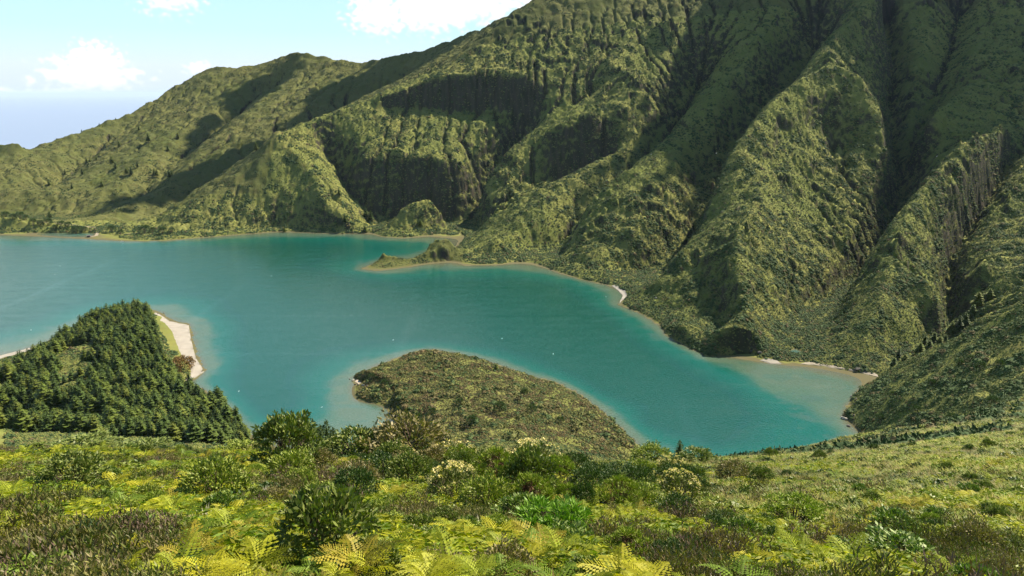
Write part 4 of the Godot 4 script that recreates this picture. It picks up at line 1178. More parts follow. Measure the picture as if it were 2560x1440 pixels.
	sheets = [
		["beach", PackedVector2Array([Vector2(-233.9, -539.9), Vector2(-228.6, -549.8), Vector2(-227.4, -563.6), Vector2(-245.5, -594.1), Vector2(-267.5, -641.1), Vector2(-287.2, -686.4), Vector2(-308.7, -698), Vector2(-325.2, -718.2), Vector2(-336.1, -732.3), Vector2(-334.7, -723.8), Vector2(-322.3, -702), Vector2(-323.3, -694.1), Vector2(-305.1, -664.2), Vector2(-289.5, -641.1), Vector2(-271.9, -609.1), Vector2(-265.1, -604), Vector2(-252.3, -589.3), Vector2(-242, -575.3), Vector2(-237.4, -557.5)]), Color(0.215, 0.195, 0.165), 0.25],
		["beach", PackedVector2Array([Vector2(-400.9, -570.1), Vector2(-396.8, -592.5), Vector2(-387.6, -608.3), Vector2(-383.4, -618.7), Vector2(-388.3, -626.1), Vector2(-392.5, -616.6), Vector2(-402.3, -601.3), Vector2(-407.5, -580.2)]), Color(0.215, 0.195, 0.165), 0.25],
		["beach", PackedVector2Array([Vector2(106.1, -836.4), Vector2(110.7, -814.8), Vector2(112.5, -794.3), Vector2(105.1, -762.1), Vector2(115.7, -787.6), Vector2(122.6, -813.6), Vector2(118, -835.1)]), Color(0.19, 0.175, 0.15), 0.4],
		["beach", PackedVector2Array([Vector2(-348.4, -1186.7), Vector2(-322.7, -1186.7), Vector2(-300, -1179.6), Vector2(-306.5, -1193.9), Vector2(-330, -1203.1), Vector2(-350.6, -1201.2)]), Color(0.215, 0.195, 0.165), 0.4],
		["beach", PackedVector2Array([Vector2(190.5, -588.7), Vector2(196.4, -581.1), Vector2(205.3, -580.2), Vector2(204.1, -586.2), Vector2(196.7, -591.9)]), Color(0.18, 0.165, 0.135), 0.4],
		["beach", PackedVector2Array([Vector2(218.9, -580.2), Vector2(232.4, -575.6), Vector2(242, -569.2), Vector2(256.2, -560.4), Vector2(265.3, -550.9), Vector2(267, -554.9), Vector2(258.3, -565.4), Vector2(243.7, -573.4), Vector2(234.6, -581.5), Vector2(224.6, -583.3)]), Color(0.22, 0.19, 0.14), 0.35],
		["beach", PackedVector2Array([Vector2(-112.9, -542.6), Vector2(-103.3, -528.9), Vector2(-92.1, -519.7), Vector2(-80.3, -510.7), Vector2(-80.9, -518.6), Vector2(-91.7, -526.3), Vector2(-102.7, -533.4), Vector2(-111.2, -545.9)]), Color(0.33, 0.27, 0.20), 0.4],
		["beach", PackedVector2Array([Vector2(-67.8, -470.8), Vector2(-57, -464.3), Vector2(-45.8, -463.9), Vector2(-45.7, -476.9), Vector2(-56.5, -482.6), Vector2(-66.2, -478.1)]), Color(0.38, 0.33, 0.25), 0.4],
		["beach", PackedVector2Array([Vector2(-322.7, -473.2), Vector2(-313.6, -470.6), Vector2(-304.6, -463), Vector2(-305.1, -460.5), Vector2(-317.1, -463.9), Vector2(-330.5, -461.7), Vector2(-338.7, -474.5)]), Color(0.34, 0.28, 0.20), 0.3],
		["path", PackedVector2Array([Vector2(-601.6, -1137.1), Vector2(-598.6, -1146.5), Vector2(-609, -1173.4), Vector2(-622.2, -1197.7), Vector2(-626.2, -1195.6), Vector2(-613, -1171.5), Vector2(-603, -1145.6), Vector2(-605.8, -1138.6)]), Color(0.20, 0.165, 0.115), 0.3],
		["path", PackedVector2Array([Vector2(-621, -1192.5), Vector2(-641.3, -1194.3), Vector2(-674.9, -1206.8), Vector2(-705.5, -1212.7), Vector2(-744.3, -1217.1), Vector2(-744.7, -1213.1), Vector2(-706.1, -1208.8), Vector2(-676, -1202.9), Vector2(-642.4, -1190.4), Vector2(-621.3, -1188.5)]), Color(0.20, 0.17, 0.10), 0.3],
	]
	clouds = [
		[Vector4(846, 980, -1641, 70), Vector4(820, 950, -1605, 41), Vector4(880, 950, -1675, 82), Vector4(883, 980, -1750, 94), Vector4(934, 970, -1788, 94), Vector4(991, 940, -1800, 94), Vector4(1048, 980, -1814, 118), Vector4(1152, 950, -1814, 129), Vector4(1256, 980, -1802, 129), Vector4(1324, 970, -1781, 129), Vector4(1156, 950, -1718, 112), Vector4(1204, 950, -1669, 112), Vector4(1256, 950, -1626, 112), Vector4(1131, 980, -1589, 88), Vector4(1159, 930, -1545, 76), Vector4(1189, 940, -1512, 76), Vector4(1115, 950, -1536, 53), Vector4(1122, 980, -1507, 47), Vector4(881, 970, -1903, 106), Vector4(980, 940, -1895, 106), Vector4(1124, 960, -1906, 118), Vector4(1256, 980, -1889, 118), Vector4(1354, 940, -1733, 141), Vector4(1301, 970, -1585, 129), Vector4(1052, 980, -1629, 47)],
		[Vector4(165, 980, -2218, 54), Vector4(211, 930, -2229, 67), Vector4(254, 970, -2224, 74), Vector4(303, 980, -2224, 74), Vector4(351, 960, -2171, 60), Vector4(388, 930, -2128, 40), Vector4(265, 945, -2195, 47), Vector4(213, 976, -2163, 47), Vector4(184, 985, -2133, 47), Vector4(161, 940, -2083, 40), Vector4(146, 985, -2037, 37), Vector4(135, 985, -1992, 35), Vector4(127, 980, -1954, 40), Vector4(106, 930, -1941, 47), Vector4(82, 930, -1917, 51), Vector4(51, 984, -1913, 51), Vector4(20, 956, -1886, 45), Vector4(-7, 935, -1870, 35), Vector4(83, 935, -1985, 33), Vector4(65, 965, -1956, 40), Vector4(-55, 970, -2306, 45), Vector4(-58, 935, -2281, 37), Vector4(-84, 940, -2318, 32), Vector4(-49, 960, -2333, 35), Vector4(-56, 935, -2255, 29), Vector4(-52, 980, -2217, 27), Vector4(-43, 974, -2169, 27), Vector4(-43, 950, -2138, 24), Vector4(-38, 935, -2097, 24)],
	]
	anchors = [[-10.6, -35.1, "the big round shrub at the slope's edge"], [-6.2, -43.0, "the buff-tipped twiggy shrub"], [1.3, -43.0, "the wide creamy-blossomed shrub"], [-0.7, -31.1, "the reddish tree heath"], [0.9, -16.1, "the bright green juniper mound"], [-2.7, -10.2, "the very large dark shrub"], [-8.8, -21.7, "the round olive bush amid ferns"], [9.2, -23.7, "the wide tufted heath bush"], [7.6, -14.1, "the bright broad-leaved bush"], [10.3, -19.5, "the glossy bush in the grass"], [1.1, -13.5, "the silvery broad-leaved bush"], [-14.1, -23.8, "the dark leafy shrub among ferns"], [2.0, -12.9, "the rust-brown heath bush"], [-2.5, -24.8, "the low olive bush above the bay"], [7.9, -37.1, "the lone dark bush in grass"], [-2.6, -15.1, "the sprawling bright green bush"]]

# ------------------------------------------------------------------ things and their parts

func thing(called: String, label: String, category: String, at: Vector3, turn := 0.0, group := "") -> Node3D:
	var o := Node3D.new()
	o.name = called
	o.position = at
	o.rotation.y = turn
	describe(o, label, category, group)
	add_child(o, true)
	return o


func describe(o: Node, label: String, category: String, group := "") -> void:
	o.set_meta("label", label)
	o.set_meta("category", category)
	if group != "":
		o.set_meta("group", group)


func piece(called: String, mesh: Mesh, parent: Node3D) -> MeshInstance3D:
	var o := MeshInstance3D.new()
	o.name = called
	o.mesh = mesh
	parent.add_child(o, true)
	return o


func again(proto: Node3D, at: Vector3, turn: float, size: float, label: String) -> Node3D:
	var o: Node3D = proto.duplicate()
	add_child(o, true)
	o.position = at
	o.rotation.y = turn
	o.scale = Vector3.ONE * size
	o.set_meta("label", label)
	return o


func tube(a: Vector3, b: Vector3, ra: float, rb: float, col: Color, sides := 5) -> void:
	var d := (b - a).normalized()
	var s := d.cross(Vector3(0.3, 0.2, 0.9)).normalized()
	var t := d.cross(s)
	for k in sides:
		var p := s * cos(k * TAU / sides) + t * sin(k * TAU / sides)
		var q := s * cos((k + 1) * TAU / sides) + t * sin((k + 1) * TAU / sides)
		tri(a + p * ra, b + p * rb, a + q * ra, col)
		tri(a + q * ra, b + p * rb, b + q * rb, col)


func ground(x: float, z: float) -> Vector3:
	return Vector3(x, height(x, z), z)


# ------------------------------------------------------------------ conifers

var m_needle: StandardMaterial3D
var m_bark: StandardMaterial3D
var m_leaf: StandardMaterial3D
var m_fern: StandardMaterial3D


func conifer_crown(seed_value: int, slim: float, col: Color, fine := 1) -> ArrayMesh:
	# one metre tall in units of the whole tree: whorls of drooping boughs round a dark core
	rng.seed = seed_value
	start()
	for k in 6:
		var a := k * TAU / 6
		var b := (k + 1) * TAU / 6
		tri(Vector3(cos(a) * 0.15 * slim, 0.14, sin(a) * 0.15 * slim), Vector3(0, 0.93, 0), Vector3(cos(b) * 0.15 * slim, 0.14, sin(b) * 0.15 * slim), col * 0.8)
	var whorls := 15 * fine
	for wv in whorls:
		var t := float(wv) / (whorls - 1)
		var y := lerpf(0.13, 0.95, t)
		var r := 0.27 * slim * pow(1.0 - t, 0.6) * (0.72 + 0.28 * minf(1.0, t * 4.0)) * rng.randf_range(0.8, 1.15) + 0.012
		var n := 9 - int(t * 4)
		var turn := rng.randf() * TAU
		for k in n:
			var a := turn + k * TAU / n + rng.randf_range(-0.25, 0.25)
			var out := Vector3(cos(a), 0, sin(a))
			var rr := r * rng.randf_range(0.7, 1.2)
			var base := Vector3(0, y, 0)
			var tip := base + out * rr + Vector3(0, rng.randf_range(-0.05, 0.03), 0)
			var side := out.cross(Vector3.UP) * rr * rng.randf_range(0.28, 0.42) * (1.0 if fine == 1 else 0.3)
			var c := col * rng.randf_range(0.75, 1.3)
			var mid := base.lerp(tip, 0.62) + Vector3(0, 0.018, 0)
			tri(base, mid + side - Vector3(0, 0.02, 0), tip, c)
			tri(base, tip, mid - side - Vector3(0, 0.02, 0), c)
			for j in 3 if fine == 1 else 16:
				var p := base.lerp(tip, rng.randf_range(0.4, 1.0)) + side * rng.randf_range(-0.7, 0.7)
				leaf(p, (out + any_dir() * 0.8 + Vector3(0, 0.35, 0)).normalized(), rng.randf_range(0.03, 0.065) / (1.0 if fine == 1 else 1.6), 0.03 if fine == 1 else 0.008, c * rng.randf_range(0.85, 1.35))
	for k in 8:
		leaf(Vector3(rng.randf_range(-0.01, 0.01), 0.92 + 0.01 * k, 0), (Vector3.UP + any_dir() * 0.5).normalized(), 0.03, 0.014, col)
	return done(m_needle)


func tree_label(kind: int, s: float, at: Vector3) -> String:
	var place := "in the middle of the wood"
	if at.z > -440.0:
		place = "at the near foot of the wood below the slope's edge"
	elif at.x > -215.0:
		place = "at the wood's corner running down to the water"
	elif Vector2(at.x + 235.0, (at.z + 560.0) * 0.6).length() < 38.0:
		place = "behind the rust-brown thicket by the beach"
	elif at.z < -655.0:
		place = "at the wood's far tip above the open lake"
	elif Vector2(at.x + 330.0, (at.z + 545.0) * 0.5).length() < 38.0:
		place = "round the sunlit grassy clearing in the wood"
	elif at.x < -350.0:
		place = "along the wood's outer shore by the strip of sand"
	elif at.x > -300.0 and at.z < -560.0:
		place = "on the beach side of the wood"
	return ("tall " if s > 13.0 else "short " if s < 9.5 else "") + ["broad green", "dark green", "very broad yellow-green", "slim blackish-green", "broad pale-green", "mid-green"][kind] + " conifer " + place


func plant_conifers() -> void:
	start()
	tube(Vector3(0, -0.06, 0), Vector3(0, 0.5, 0), 0.024, 0.014, Color(0.10, 0.065, 0.04))
	tube(Vector3(0, 0.5, 0), Vector3(0, 0.9, 0), 0.014, 0.004, Color(0.10, 0.065, 0.04))
	var trunk := done(m_bark)
	var protos: Array[Node3D] = []
	var crowns: Array[ArrayMesh] = []
	var green := [Color(0.062, 0.090, 0.016), Color(0.044, 0.070, 0.014), Color(0.080, 0.108, 0.016), Color(0.034, 0.056, 0.014), Color(0.092, 0.112, 0.018), Color(0.054, 0.084, 0.017)]
	for k in 6:
		crowns.append(conifer_crown(200 + k, [1.5, 1.2, 1.75, 1.0, 1.6, 1.35][k], green[k]))
	# the wood on the left peninsula
	rng.seed = 31
	var spots: Array[Vector3] = []
	var grid := {}
	for k in 60000:
		var x := rng.randf_range(-440, -150)
		var z := rng.randf_range(-735, -330)
		var h := height(x, z)
		if h < 1.3 or h > 62.0:
			continue
		if Geometry2D.is_point_in_polygon(Vector2(x, z), sand_plan):
			continue
		if not Geometry2D.is_point_in_polygon(Vector2(x, z), wood_plan):
			continue
		var bare := false
		for g in glades:
			if Vector2((x - g.x), (z - g.y) * 0.75).length() < g.z:
				bare = true
		if bare:
			continue
		var cell := Vector2i(floori(x / 4.2), floori(z / 4.2))
		var near := false
		for a in range(-1, 2):
			for b in range(-1, 2):
				var o = grid.get(cell + Vector2i(a, b))
				if o != null and Vector2(x, z).distance_to(o) < 4.2:
					near = true
		if near:
			continue
		grid[cell] = Vector2(x, z)
		spots.append(Vector3(x, h, z))
	spots.sort_custom(func(a, b): return a.z > b.z)
	say("%d conifers on the peninsula" % spots.size())
	var rest := []
	var tints := PackedColorArray()
	var kinds := 6
	var group := "conifers of the wood on the peninsula"
	var label := "dark green conifer among the close stand covering the wooded peninsula by the sandy beach"
	for k in kinds:
		var o := thing("conifer", label, "conifer tree", Vector3.ZERO, 0.0, group)
		piece("crown", crowns[k], o)
		piece("trunk", trunk, o)
		protos.append(o)
	var used := [false, false, false, false, false, false]
	for i in spots.size():
		var k := rng.randi_range(0, 5)
		var s := rng.randf_range(7.0, 15.5) * (0.72 + 0.3 * clampf(n_mid.get_noise_2d(spots[i].x * 0.8, spots[i].z * 0.8) + 0.6, 0, 1.2))
		if i % 2 == 0 and i < 598:
			var o: Node3D = protos[k]
			if used[k]:
				again(o, spots[i] - Vector3(0, 0.3, 0), rng.randf() * TAU, s, tree_label(k, s, spots[i]))
			else:
				used[k] = true
				o.position = spots[i] - Vector3(0, 0.3, 0)
				o.scale = Vector3.ONE * s
				o.set_meta("label", tree_label(k, s, spots[i]))
		else:
			rest.append(Transform3D(Basis(Vector3.UP, rng.randf() * TAU).scaled(Vector3.ONE * s), spots[i] - Vector3(0, 0.3, 0)))
			tints.append(Color.WHITE)
	scatter("conifer_wood", crowns, rest, tints, "rest of the dense dark conifer wood on the peninsula", "wood")
	# trees standing singly round the lake
	var near_protos: Array[Node3D] = []
	for t: Array in lone_trees:
		if t[1] > -100.0 and near_protos.is_empty():
			for k in 2:
				var f := thing("lone_conifer", label, "conifer tree", Vector3.ZERO)
				piece("crown", conifer_crown(230 + k, 1.05 - 0.25 * k, Color(0.055, 0.085, 0.020), 2), f)
				piece("trunk", trunk, f)
				near_protos.append(f)
		if t[1] > -100.0:
			var spare: Node3D = near_protos[int(t[4]) / 2 % 2]
			var n := again(spare, ground(t[0], t[1]) - Vector3(0, 0.2, 0), t[0] * 3.0, t[2], t[3])
			n.name = "lone_conifer"
			continue
		var o := again(protos[int(t[4])], ground(t[0], t[1]) - Vector3(0, 0.2, 0), t[0] * 3.0, t[2], t[3])
		o.name = "lone_conifer"
		o.set_meta("group", t[5])
		if t[5] == "":
			o.remove_meta("group")
	for f in near_protos:
		f.free()


# ------------------------------------------------------------------ plants of the near slope

func frond_mesh(seed_value: int, col: Color) -> ArrayMesh:
	# one arching fern frond, a metre long, along +z: midrib and pairs of tapering leaflets, each with a toothed edge
	rng.seed = seed_value
	start()
	var pairs := 15
	var last := Vector3.ZERO
	var bend := rng.randf_range(0.35, 0.75)
	for k in pairs + 1:
		var t := float(k + 1) / (pairs + 1)
		var p := Vector3(rng.randf_range(-0.01, 0.01), 0.62 * t - bend * t * t, t * 0.86)
		tube(last, p, 0.006 * (1.2 - t), 0.005 * (1.1 - t), col * 0.7, 3)
		if k > 1:
			var wide := 0.30 * sin(PI * clampf(0.16 + 0.84 * t, 0, 1)) * (1.15 - 0.5 * t) + 0.015
			for s: float in [-1.0, 1.0]:
				var c := col * rng.randf_range(0.78, 1.22)
				var along := Vector3(s, rng.randf_range(-0.28, 0.05), 0.42 + 0.3 * t).normalized()
				var tip := p + along * wide * rng.randf_range(0.85, 1.1)
				var off := Vector3(0, 0.01, 0.022)
				var n := 3
				for j in n:
					var a := p.lerp(tip, float(j) / n)
					var b := p.lerp(tip, float(j + 1) / n)
					var m := a.lerp(b, 0.45)
					var w := 0.95 * (1.0 - float(j) / (n + 1))
					tri(a, m + off * w * 1.5 + along * 0.012, b, c)
					tri(a, b, m - off * w * 1.5 + along * 0.012, c)
		last = p
	return done(m_fern)


func near_what(x: float, z: float) -> String:
	var best := INF
	var said := ""
	for a: Array in anchors:
		var d := Vector2(x - a[0], (z - a[1]) * 0.6).length()
		if d < best:
			best = d
			var dz: float = z - a[1]
			said = ("in front of " if dz > 0.55 * d else "behind " if dz < -0.55 * d else "beside ") + a[2]
	return said


func plant_ferns() -> void:
	var cols := [Color(0.27, 0.275, 0.012), Color(0.21, 0.245, 0.014), Color(0.32, 0.30, 0.016), Color(0.13, 0.20, 0.018), Color(0.26, 0.215, 0.02)]
	var fronds: Array[ArrayMesh] = []
	for k in 10:
		fronds.append(frond_mesh(300 + k, cols[k % 5]))
	var protos: Array[Node3D] = []
	var label := "yellow-green bracken fern with arching fronds among the heather near the viewer"
	for k in 8:
		rng.seed = 330 + k
		var o := thing("fern", label, "fern", Vector3.ZERO, 0.0, "bracken ferns on the near slope")
		var n := rng.randi_range(5, 8)
		var tone: int = [0, 0, 1, 2, 1, 3, 2, 4][k]
		for j in n:
			var f := piece("frond", fronds[(tone + 5 * (j % 2)) % 10], o)
			f.rotation = Vector3(rng.randf_range(-0.35, 0.15), j * TAU / n + rng.randf_range(-0.3, 0.3), rng.randf_range(-0.2, 0.2))
			f.scale = Vector3.ONE * rng.randf_range(0.75, 1.1)
		protos.append(o)
	var used := [false, false, false, false, false, false, false, false]
	rng.seed = 41
	var places: Array[Vector3] = []
	for t: Array in fern_spots:
		places.append(Vector3(t[0], t[2], t[1]))
	var tries := 0
	while places.size() < 290 and tries < 20000:
		tries += 1
		var z := -7.5 - 37.0 * pow(rng.randf(), 1.35)
		var x := rng.randf_range(-0.68, 0.68) * -z * 1.05
		var want := smoothstep(-0.05, 0.3, n_fine.get_noise_2d(x * 2.2 + 40.0, z * 2.2) + 0.14 - x * 0.005)
		if rng.randf() > want:
			continue
		if too_near(x, z, 0.55):
			continue
		places.append(Vector3(x, rng.randf_range(0.38, 0.82) * smoothstep(3.0, -12.0, z), z))
	for p in places:
		var k := rng.randi_range(0, 7)
		var at := ground(p.x, p.z) + Vector3(0, 0.24 + 0.14 * p.y, 0)
		var lab: String = ("large " if p.y > 0.75 else "small " if p.y < 0.5 else "") + ["yellow", "yellow", "yellow-green", "golden", "yellow-green", "green", "golden", "ochre"][k] + " fern " + near_what(p.x, p.z)
		if used[k]:
			again(protos[k], at, rng.randf() * TAU, p.y, lab)
		else:
			used[k] = true
			protos[k].position = at
			protos[k].scale = Vector3.ONE * p.y
			protos[k].set_meta("label", lab)
	# the rest of the bracken, farther down and between
	var parts: Array = []
	var m := fern_clump(350, cols[0])
	parts.append(m)
	parts.append(fern_clump(351, cols[1]))
	parts.append(fern_clump(352, cols[3]))
	var spots := []
	var tints := PackedColorArray()
	for k in 30000:
		var z := -9.5 - 80.0 * rng.randf()
		var x := rng.randf_range(-0.7, 0.7) * -z
		if rng.randf() > smoothstep(0.0, 0.4, n_fine.get_noise_2d(x * 2.2 + 40.0, z * 2.2) + 0.16 - x * 0.004) * 0.95:
			continue
		var s := rng.randf_range(0.4, 0.85)
		spots.append(Transform3D(Basis(Vector3.UP, rng.randf() * TAU).scaled(Vector3.ONE * s), ground(x, z) + Vector3(0, 0.2, 0)))
		tints.append(Color.WHITE * rng.randf_range(0.5, 1.15))
	scatter("bracken_undergrowth", parts, spots, tints, "low yellow-green bracken growing thickly over the near slope", "bracken")


func fern_clump(seed_value: int, col: Color) -> ArrayMesh:
	rng.seed = seed_value
	start()
	for f in 6:
		var a := f * TAU / 6 + rng.randf_range(-0.4, 0.4)
		var out := Vector3(cos(a), 0, sin(a))
		var side := out.cross(Vector3.UP)
		for k in 8:
			var t := (k + 1) / 8.0
			var p := out * t * 0.8 + Vector3(0, 0.55 * t - 0.5 * t * t, 0)
			for s: float in [-1.0, 1.0]:
				var wide := 0.26 * sin(PI * (0.2 + 0.8 * t)) + 0.02
				leaf(p, (side * s + out * 0.5 + Vector3(0, rng.randf_range(-0.3, 0.1), 0)).normalized(), wide, 0.06, col * rng.randf_range(0.7, 1.2))
	return done(m_fern)


func too_near(x: float, z: float, gap: float) -> bool:
	for s in shrub_rooms:
		if Vector2(x - s.x, z - s.y).length() < s.z * gap + 0.1:
			return true
	return false


func shrub(called: String, label: String, category: String, seed_value: int, wide: float, tall: float, leaf_long: float, leaves: int, col: Color, col2: Color, bare: float) -> Node3D:
	# forked stems that spread from the foot, and leaf sprays gathered at their ends
	rng.seed = seed_value
	var o := thing(called, label, category, Vector3.ZERO)
	start()
	var ends: Array[Vector3] = []
	var stems := 8
	var bark := Color(0.09, 0.065, 0.045)
	for k in stems:
		var a := k * TAU / stems + rng.randf_range(-0.3, 0.3)
		var r := wide * 0.5 * rng.randf_range(0.25, 0.8)
		var knee := Vector3(cos(a) * r * 0.5, tall * rng.randf_range(0.3, 0.45), sin(a) * r * 0.5)
		tube(Vector3(cos(a) * 0.04, -0.2, sin(a) * 0.04), knee, 0.03, 0.02, bark, 4)
		for j in 4:
			var e := Vector3(cos(a + rng.randf_range(-0.7, 0.7)) * r * rng.randf_range(0.9, 1.5), tall * rng.randf_range(0.55, 0.95), sin(a + rng.randf_range(-0.7, 0.7)) * r * rng.randf_range(0.9, 1.5))
			e.y *= 1.0 - 0.3 * pow(minf(1.0, Vector2(e.x, e.z).length() / (wide * 0.5)), 2)
			tube(knee, e, 0.018, 0.006, bark, 3)
			ends.append(e)
	piece("stems", done(m_bark), o)
	start()
	var clumps := ends.duplicate()
	for k in 60:
		var d := any_dir()
		d.y = absf(d.y) * (1.0 - bare) + bare * 0.55
		clumps.append(Vector3(d.x * wide * 0.45, tall * (0.10 + 0.80 * d.y), d.z * wide * 0.45))
	for k in leaves:
		var c: Vector3 = clumps[rng.randi_range(0, clumps.size() - 1)]
		var spread := any_dir() * wide * 0.10 * sqrt(rng.randf())
		var p := c + spread
		var out := (p - Vector3(0, tall * 0.4, 0)).normalized()
		leaf(p, (out * 0.7 + any_dir() * 0.8 + Vector3(0, 0.35, 0)).normalized(), leaf_long * rng.randf_range(0.7, 1.3), leaf_long * rng.randf_range(0.32, 0.5), col.lerp(col2, rng.randf()) * rng.randf_range(0.75, 1.2))
	piece("foliage", done(m_leaf), o)
	return o


func blossoms(o: Node3D, wide: float, tall: float, col: Color, seed_value: int) -> void:
	rng.seed = seed_value
	start()
	for k in 46:
		var d := any_dir()
		d.y = 0.35 + 0.65 * absf(d.y)
		var p := Vector3(d.x * wide * 0.46, tall * (0.36 + 0.62 * d.y), d.z * wide * 0.46)
		for j in 14:
			var e := any_dir()
			e.y = absf(e.y)
			leaf(p + e * 0.05, e, 0.07, 0.045, col * rng.randf_range(0.8, 1.2))
	piece("blossom", done(m_leaf), o)


func tufted(called: String, label: String, category: String, seed_value: int, wide: float, tall: float, tufts: int, size: float, col: Color, stem: Color) -> Node3D:
	# bushes of rounded needle tufts: juniper and tree heath
	rng.seed = seed_value
	var o := thing(called, label, category, Vector3.ZERO)
	var heads: Array[Vector3] = []
	for k in tufts:
		var d := any_dir()
		d.y = absf(d.y)
		heads.append(Vector3(d.x * wide * 0.47 * rng.randf_range(0.5, 1.0), tall * (0.42 + 0.46 * d.y * rng.randf_range(0.75, 1.0)), d.z * wide * 0.47 * rng.randf_range(0.5, 1.0)))
	start()
	for p in heads:
		tube(Vector3(p.x * 0.12, -0.2, p.z * 0.12), Vector3(p.x * 0.6, p.y * 0.55, p.z * 0.6), 0.022, 0.014, stem, 3)
		tube(Vector3(p.x * 0.6, p.y * 0.55, p.z * 0.6), p, 0.014, 0.008, stem, 3)
		for j in 10:
			var q := Vector3(p.x * 0.6, p.y * 0.55, p.z * 0.6).lerp(p, rng.randf())
			leaf(q, (any_dir() + Vector3(0, 0.8, 0)).normalized(), size * 0.8, 0.02, stem * rng.randf_range(0.8, 1.5))
	piece("stems", done(m_bark), o)
	start()
	for p in heads:
		for k in 44:
			var d := any_dir()
			d.y = absf(d.y) * 0.9 + 0.05
			leaf(p + d * size * rng.randf_range(0.1, 0.55), (d + Vector3(0, 0.3, 0)).normalized(), size * rng.randf_range(0.5, 0.8), size * 0.13, col * rng.randf_range(0.75, 1.3))
	piece("foliage", done(m_leaf), o)
	return o


func heather_mesh(seed_value: int, low: Color, high: Color) -> ArrayMesh:
	rng.seed = seed_value
	start()
	for k in 150:
		var a := rng.randf() * TAU
		var r := 0.5 * sqrt(rng.randf())
		var base := Vector3(cos(a) * r, 0, sin(a) * r)
		var h := (0.62 - 0.75 * r * r) * rng.randf_range(0.65, 1.1)
		var top := base * 1.25 + Vector3(rng.randf_range(-0.06, 0.06), h, rng.randf_range(-0.06, 0.06))
		var side := any_dir() * 0.016
		var mid := base.lerp(top, 0.55)
		tri(base + side, mid, base - side, low * rng.randf_range(0.7, 1.2))
		for j in 5:
			var p := base.lerp(top, rng.randf_range(0.4, 1.0))
			leaf(p, (any_dir() * 0.7 + Vector3.UP).normalized(), 0.10, 0.022, low.lerp(high, rng.randf()) * rng.randf_range(0.7, 1.25))
	return done(m_leaf)


func plant_heather() -> void:
	var shades := [[Color(0.085, 0.062, 0.034), Color(0.13, 0.13, 0.035)], [Color(0.105, 0.072, 0.055), Color(0.15, 0.105, 0.075)], [Color(0.075, 0.060, 0.028), Color(0.10, 0.125, 0.030)], [Color(0.12, 0.085, 0.05), Color(0.17, 0.15, 0.06)]]
	var label := ["olive-brown heather cushion between the ferns on the near slope", "greyish mauve-brown heather cushion between the ferns on the near slope", "dark olive heather cushion between the ferns on the near slope", "tawny dry heather cushion between the ferns on the near slope"]
	var protos: Array[Node3D] = []
	var meshes := []
	for k in 4:
		var mesh := heather_mesh(400 + k, shades[k][0], shades[k][1])
		meshes.append(mesh)
		var o := thing("heather", label[k], "heather", Vector3.ZERO, 0.0, ["olive-brown heather cushions", "mauve-brown heather cushions", "dark olive heather cushions", "tawny heather cushions"][k])
		piece("sprigs", mesh, o)
		protos.append(o)
	rng.seed = 43
	var made := 0
	var tries := 0
	var used := [false, false, false, false]
	var kept: Array[Vector2] = []
	while made < 110 and tries < 9000:
		tries += 1
		var z := -8.5 - 28.0 * pow(rng.randf(), 1.3)
		var x := rng.randf_range(-0.68, 0.68) * -z * 1.05
		if n_fine.get_noise_2d(x * 2.2 + 40.0, z * 2.2) > -0.06 or too_near(x, z, 0.5):
			continue
		var near := false
		for q in kept:
			if q.distance_to(Vector2(x, z)) < 0.5:
				near = true
		if near:
			continue
		kept.append(Vector2(x, z))
		made += 1
		var k := clampi(int((n_tone.get_noise_2d(x * 30.0, z * 30.0) + 0.5) * 4.0 + rng.randf_range(-0.8, 0.8)), 0, 3)
		var s := rng.randf_range(0.7, 1.3)
		var lab: String = ["olive-brown", "mauve-brown", "dark olive", "tawny"][k] + " heather cushion " + near_what(x, z)
		if used[k]:
			again(protos[k], ground(x, z), rng.randf() * TAU, s, lab)
		else:
			used[k] = true
			protos[k].position = ground(x, z)
			protos[k].set_meta("label", lab)
	var spots := []
	var tints := PackedColorArray()
	for k in 9000:
		var z := -5.6 - 73.0 * pow(rng.randf(), 1.15)
		var x := rng.randf_range(-0.7, 0.7) * -z
		if n_fine.get_noise_2d(x * 2.2 + 40.0, z * 2.2) > -0.10:
			continue
		var s := rng.randf_range(0.45, 0.95)
		spots.append(Transform3D(Basis(Vector3.UP, rng.randf() * TAU).scaled(Vector3(s, s * 0.75, s)), ground(x, z) - Vector3(0, 0.02, 0)))
		var c := Color(1.0, 1.12, 0.8) * rng.randf_range(0.75, 1.4)
		tints.append(c)
	scatter("low_heath", meshes, spots, tints, "low olive and brown heath carpeting the ground of the near slope", "heath")


func grass_mesh(seed_value: int, col: Color, tall: float, spread: float, blades: int) -> ArrayMesh:
	rng.seed = seed_value
	start()
	for k in blades:
		var a := rng.randf() * TAU
		var out := Vector3(cos(a), 0, sin(a))
		var base := out * rng.randf() * spread * 0.4
		var side := out.cross(Vector3.UP) * 0.012
		var h := tall * rng.randf_range(0.6, 1.1)
		var mid := base + out * spread * 0.25 + Vector3(0, h * 0.65, 0)
		var tip := base + out * spread * rng.randf_range(0.5, 1.0) + Vector3(0, h * rng.randf_range(0.7, 1.0), 0)
		var c := col * rng.randf_range(0.7, 1.3)
		tri(base + side, mid, base - side, c)
		tri(mid - side, tip, mid + side, c)
	return done(m_fern)


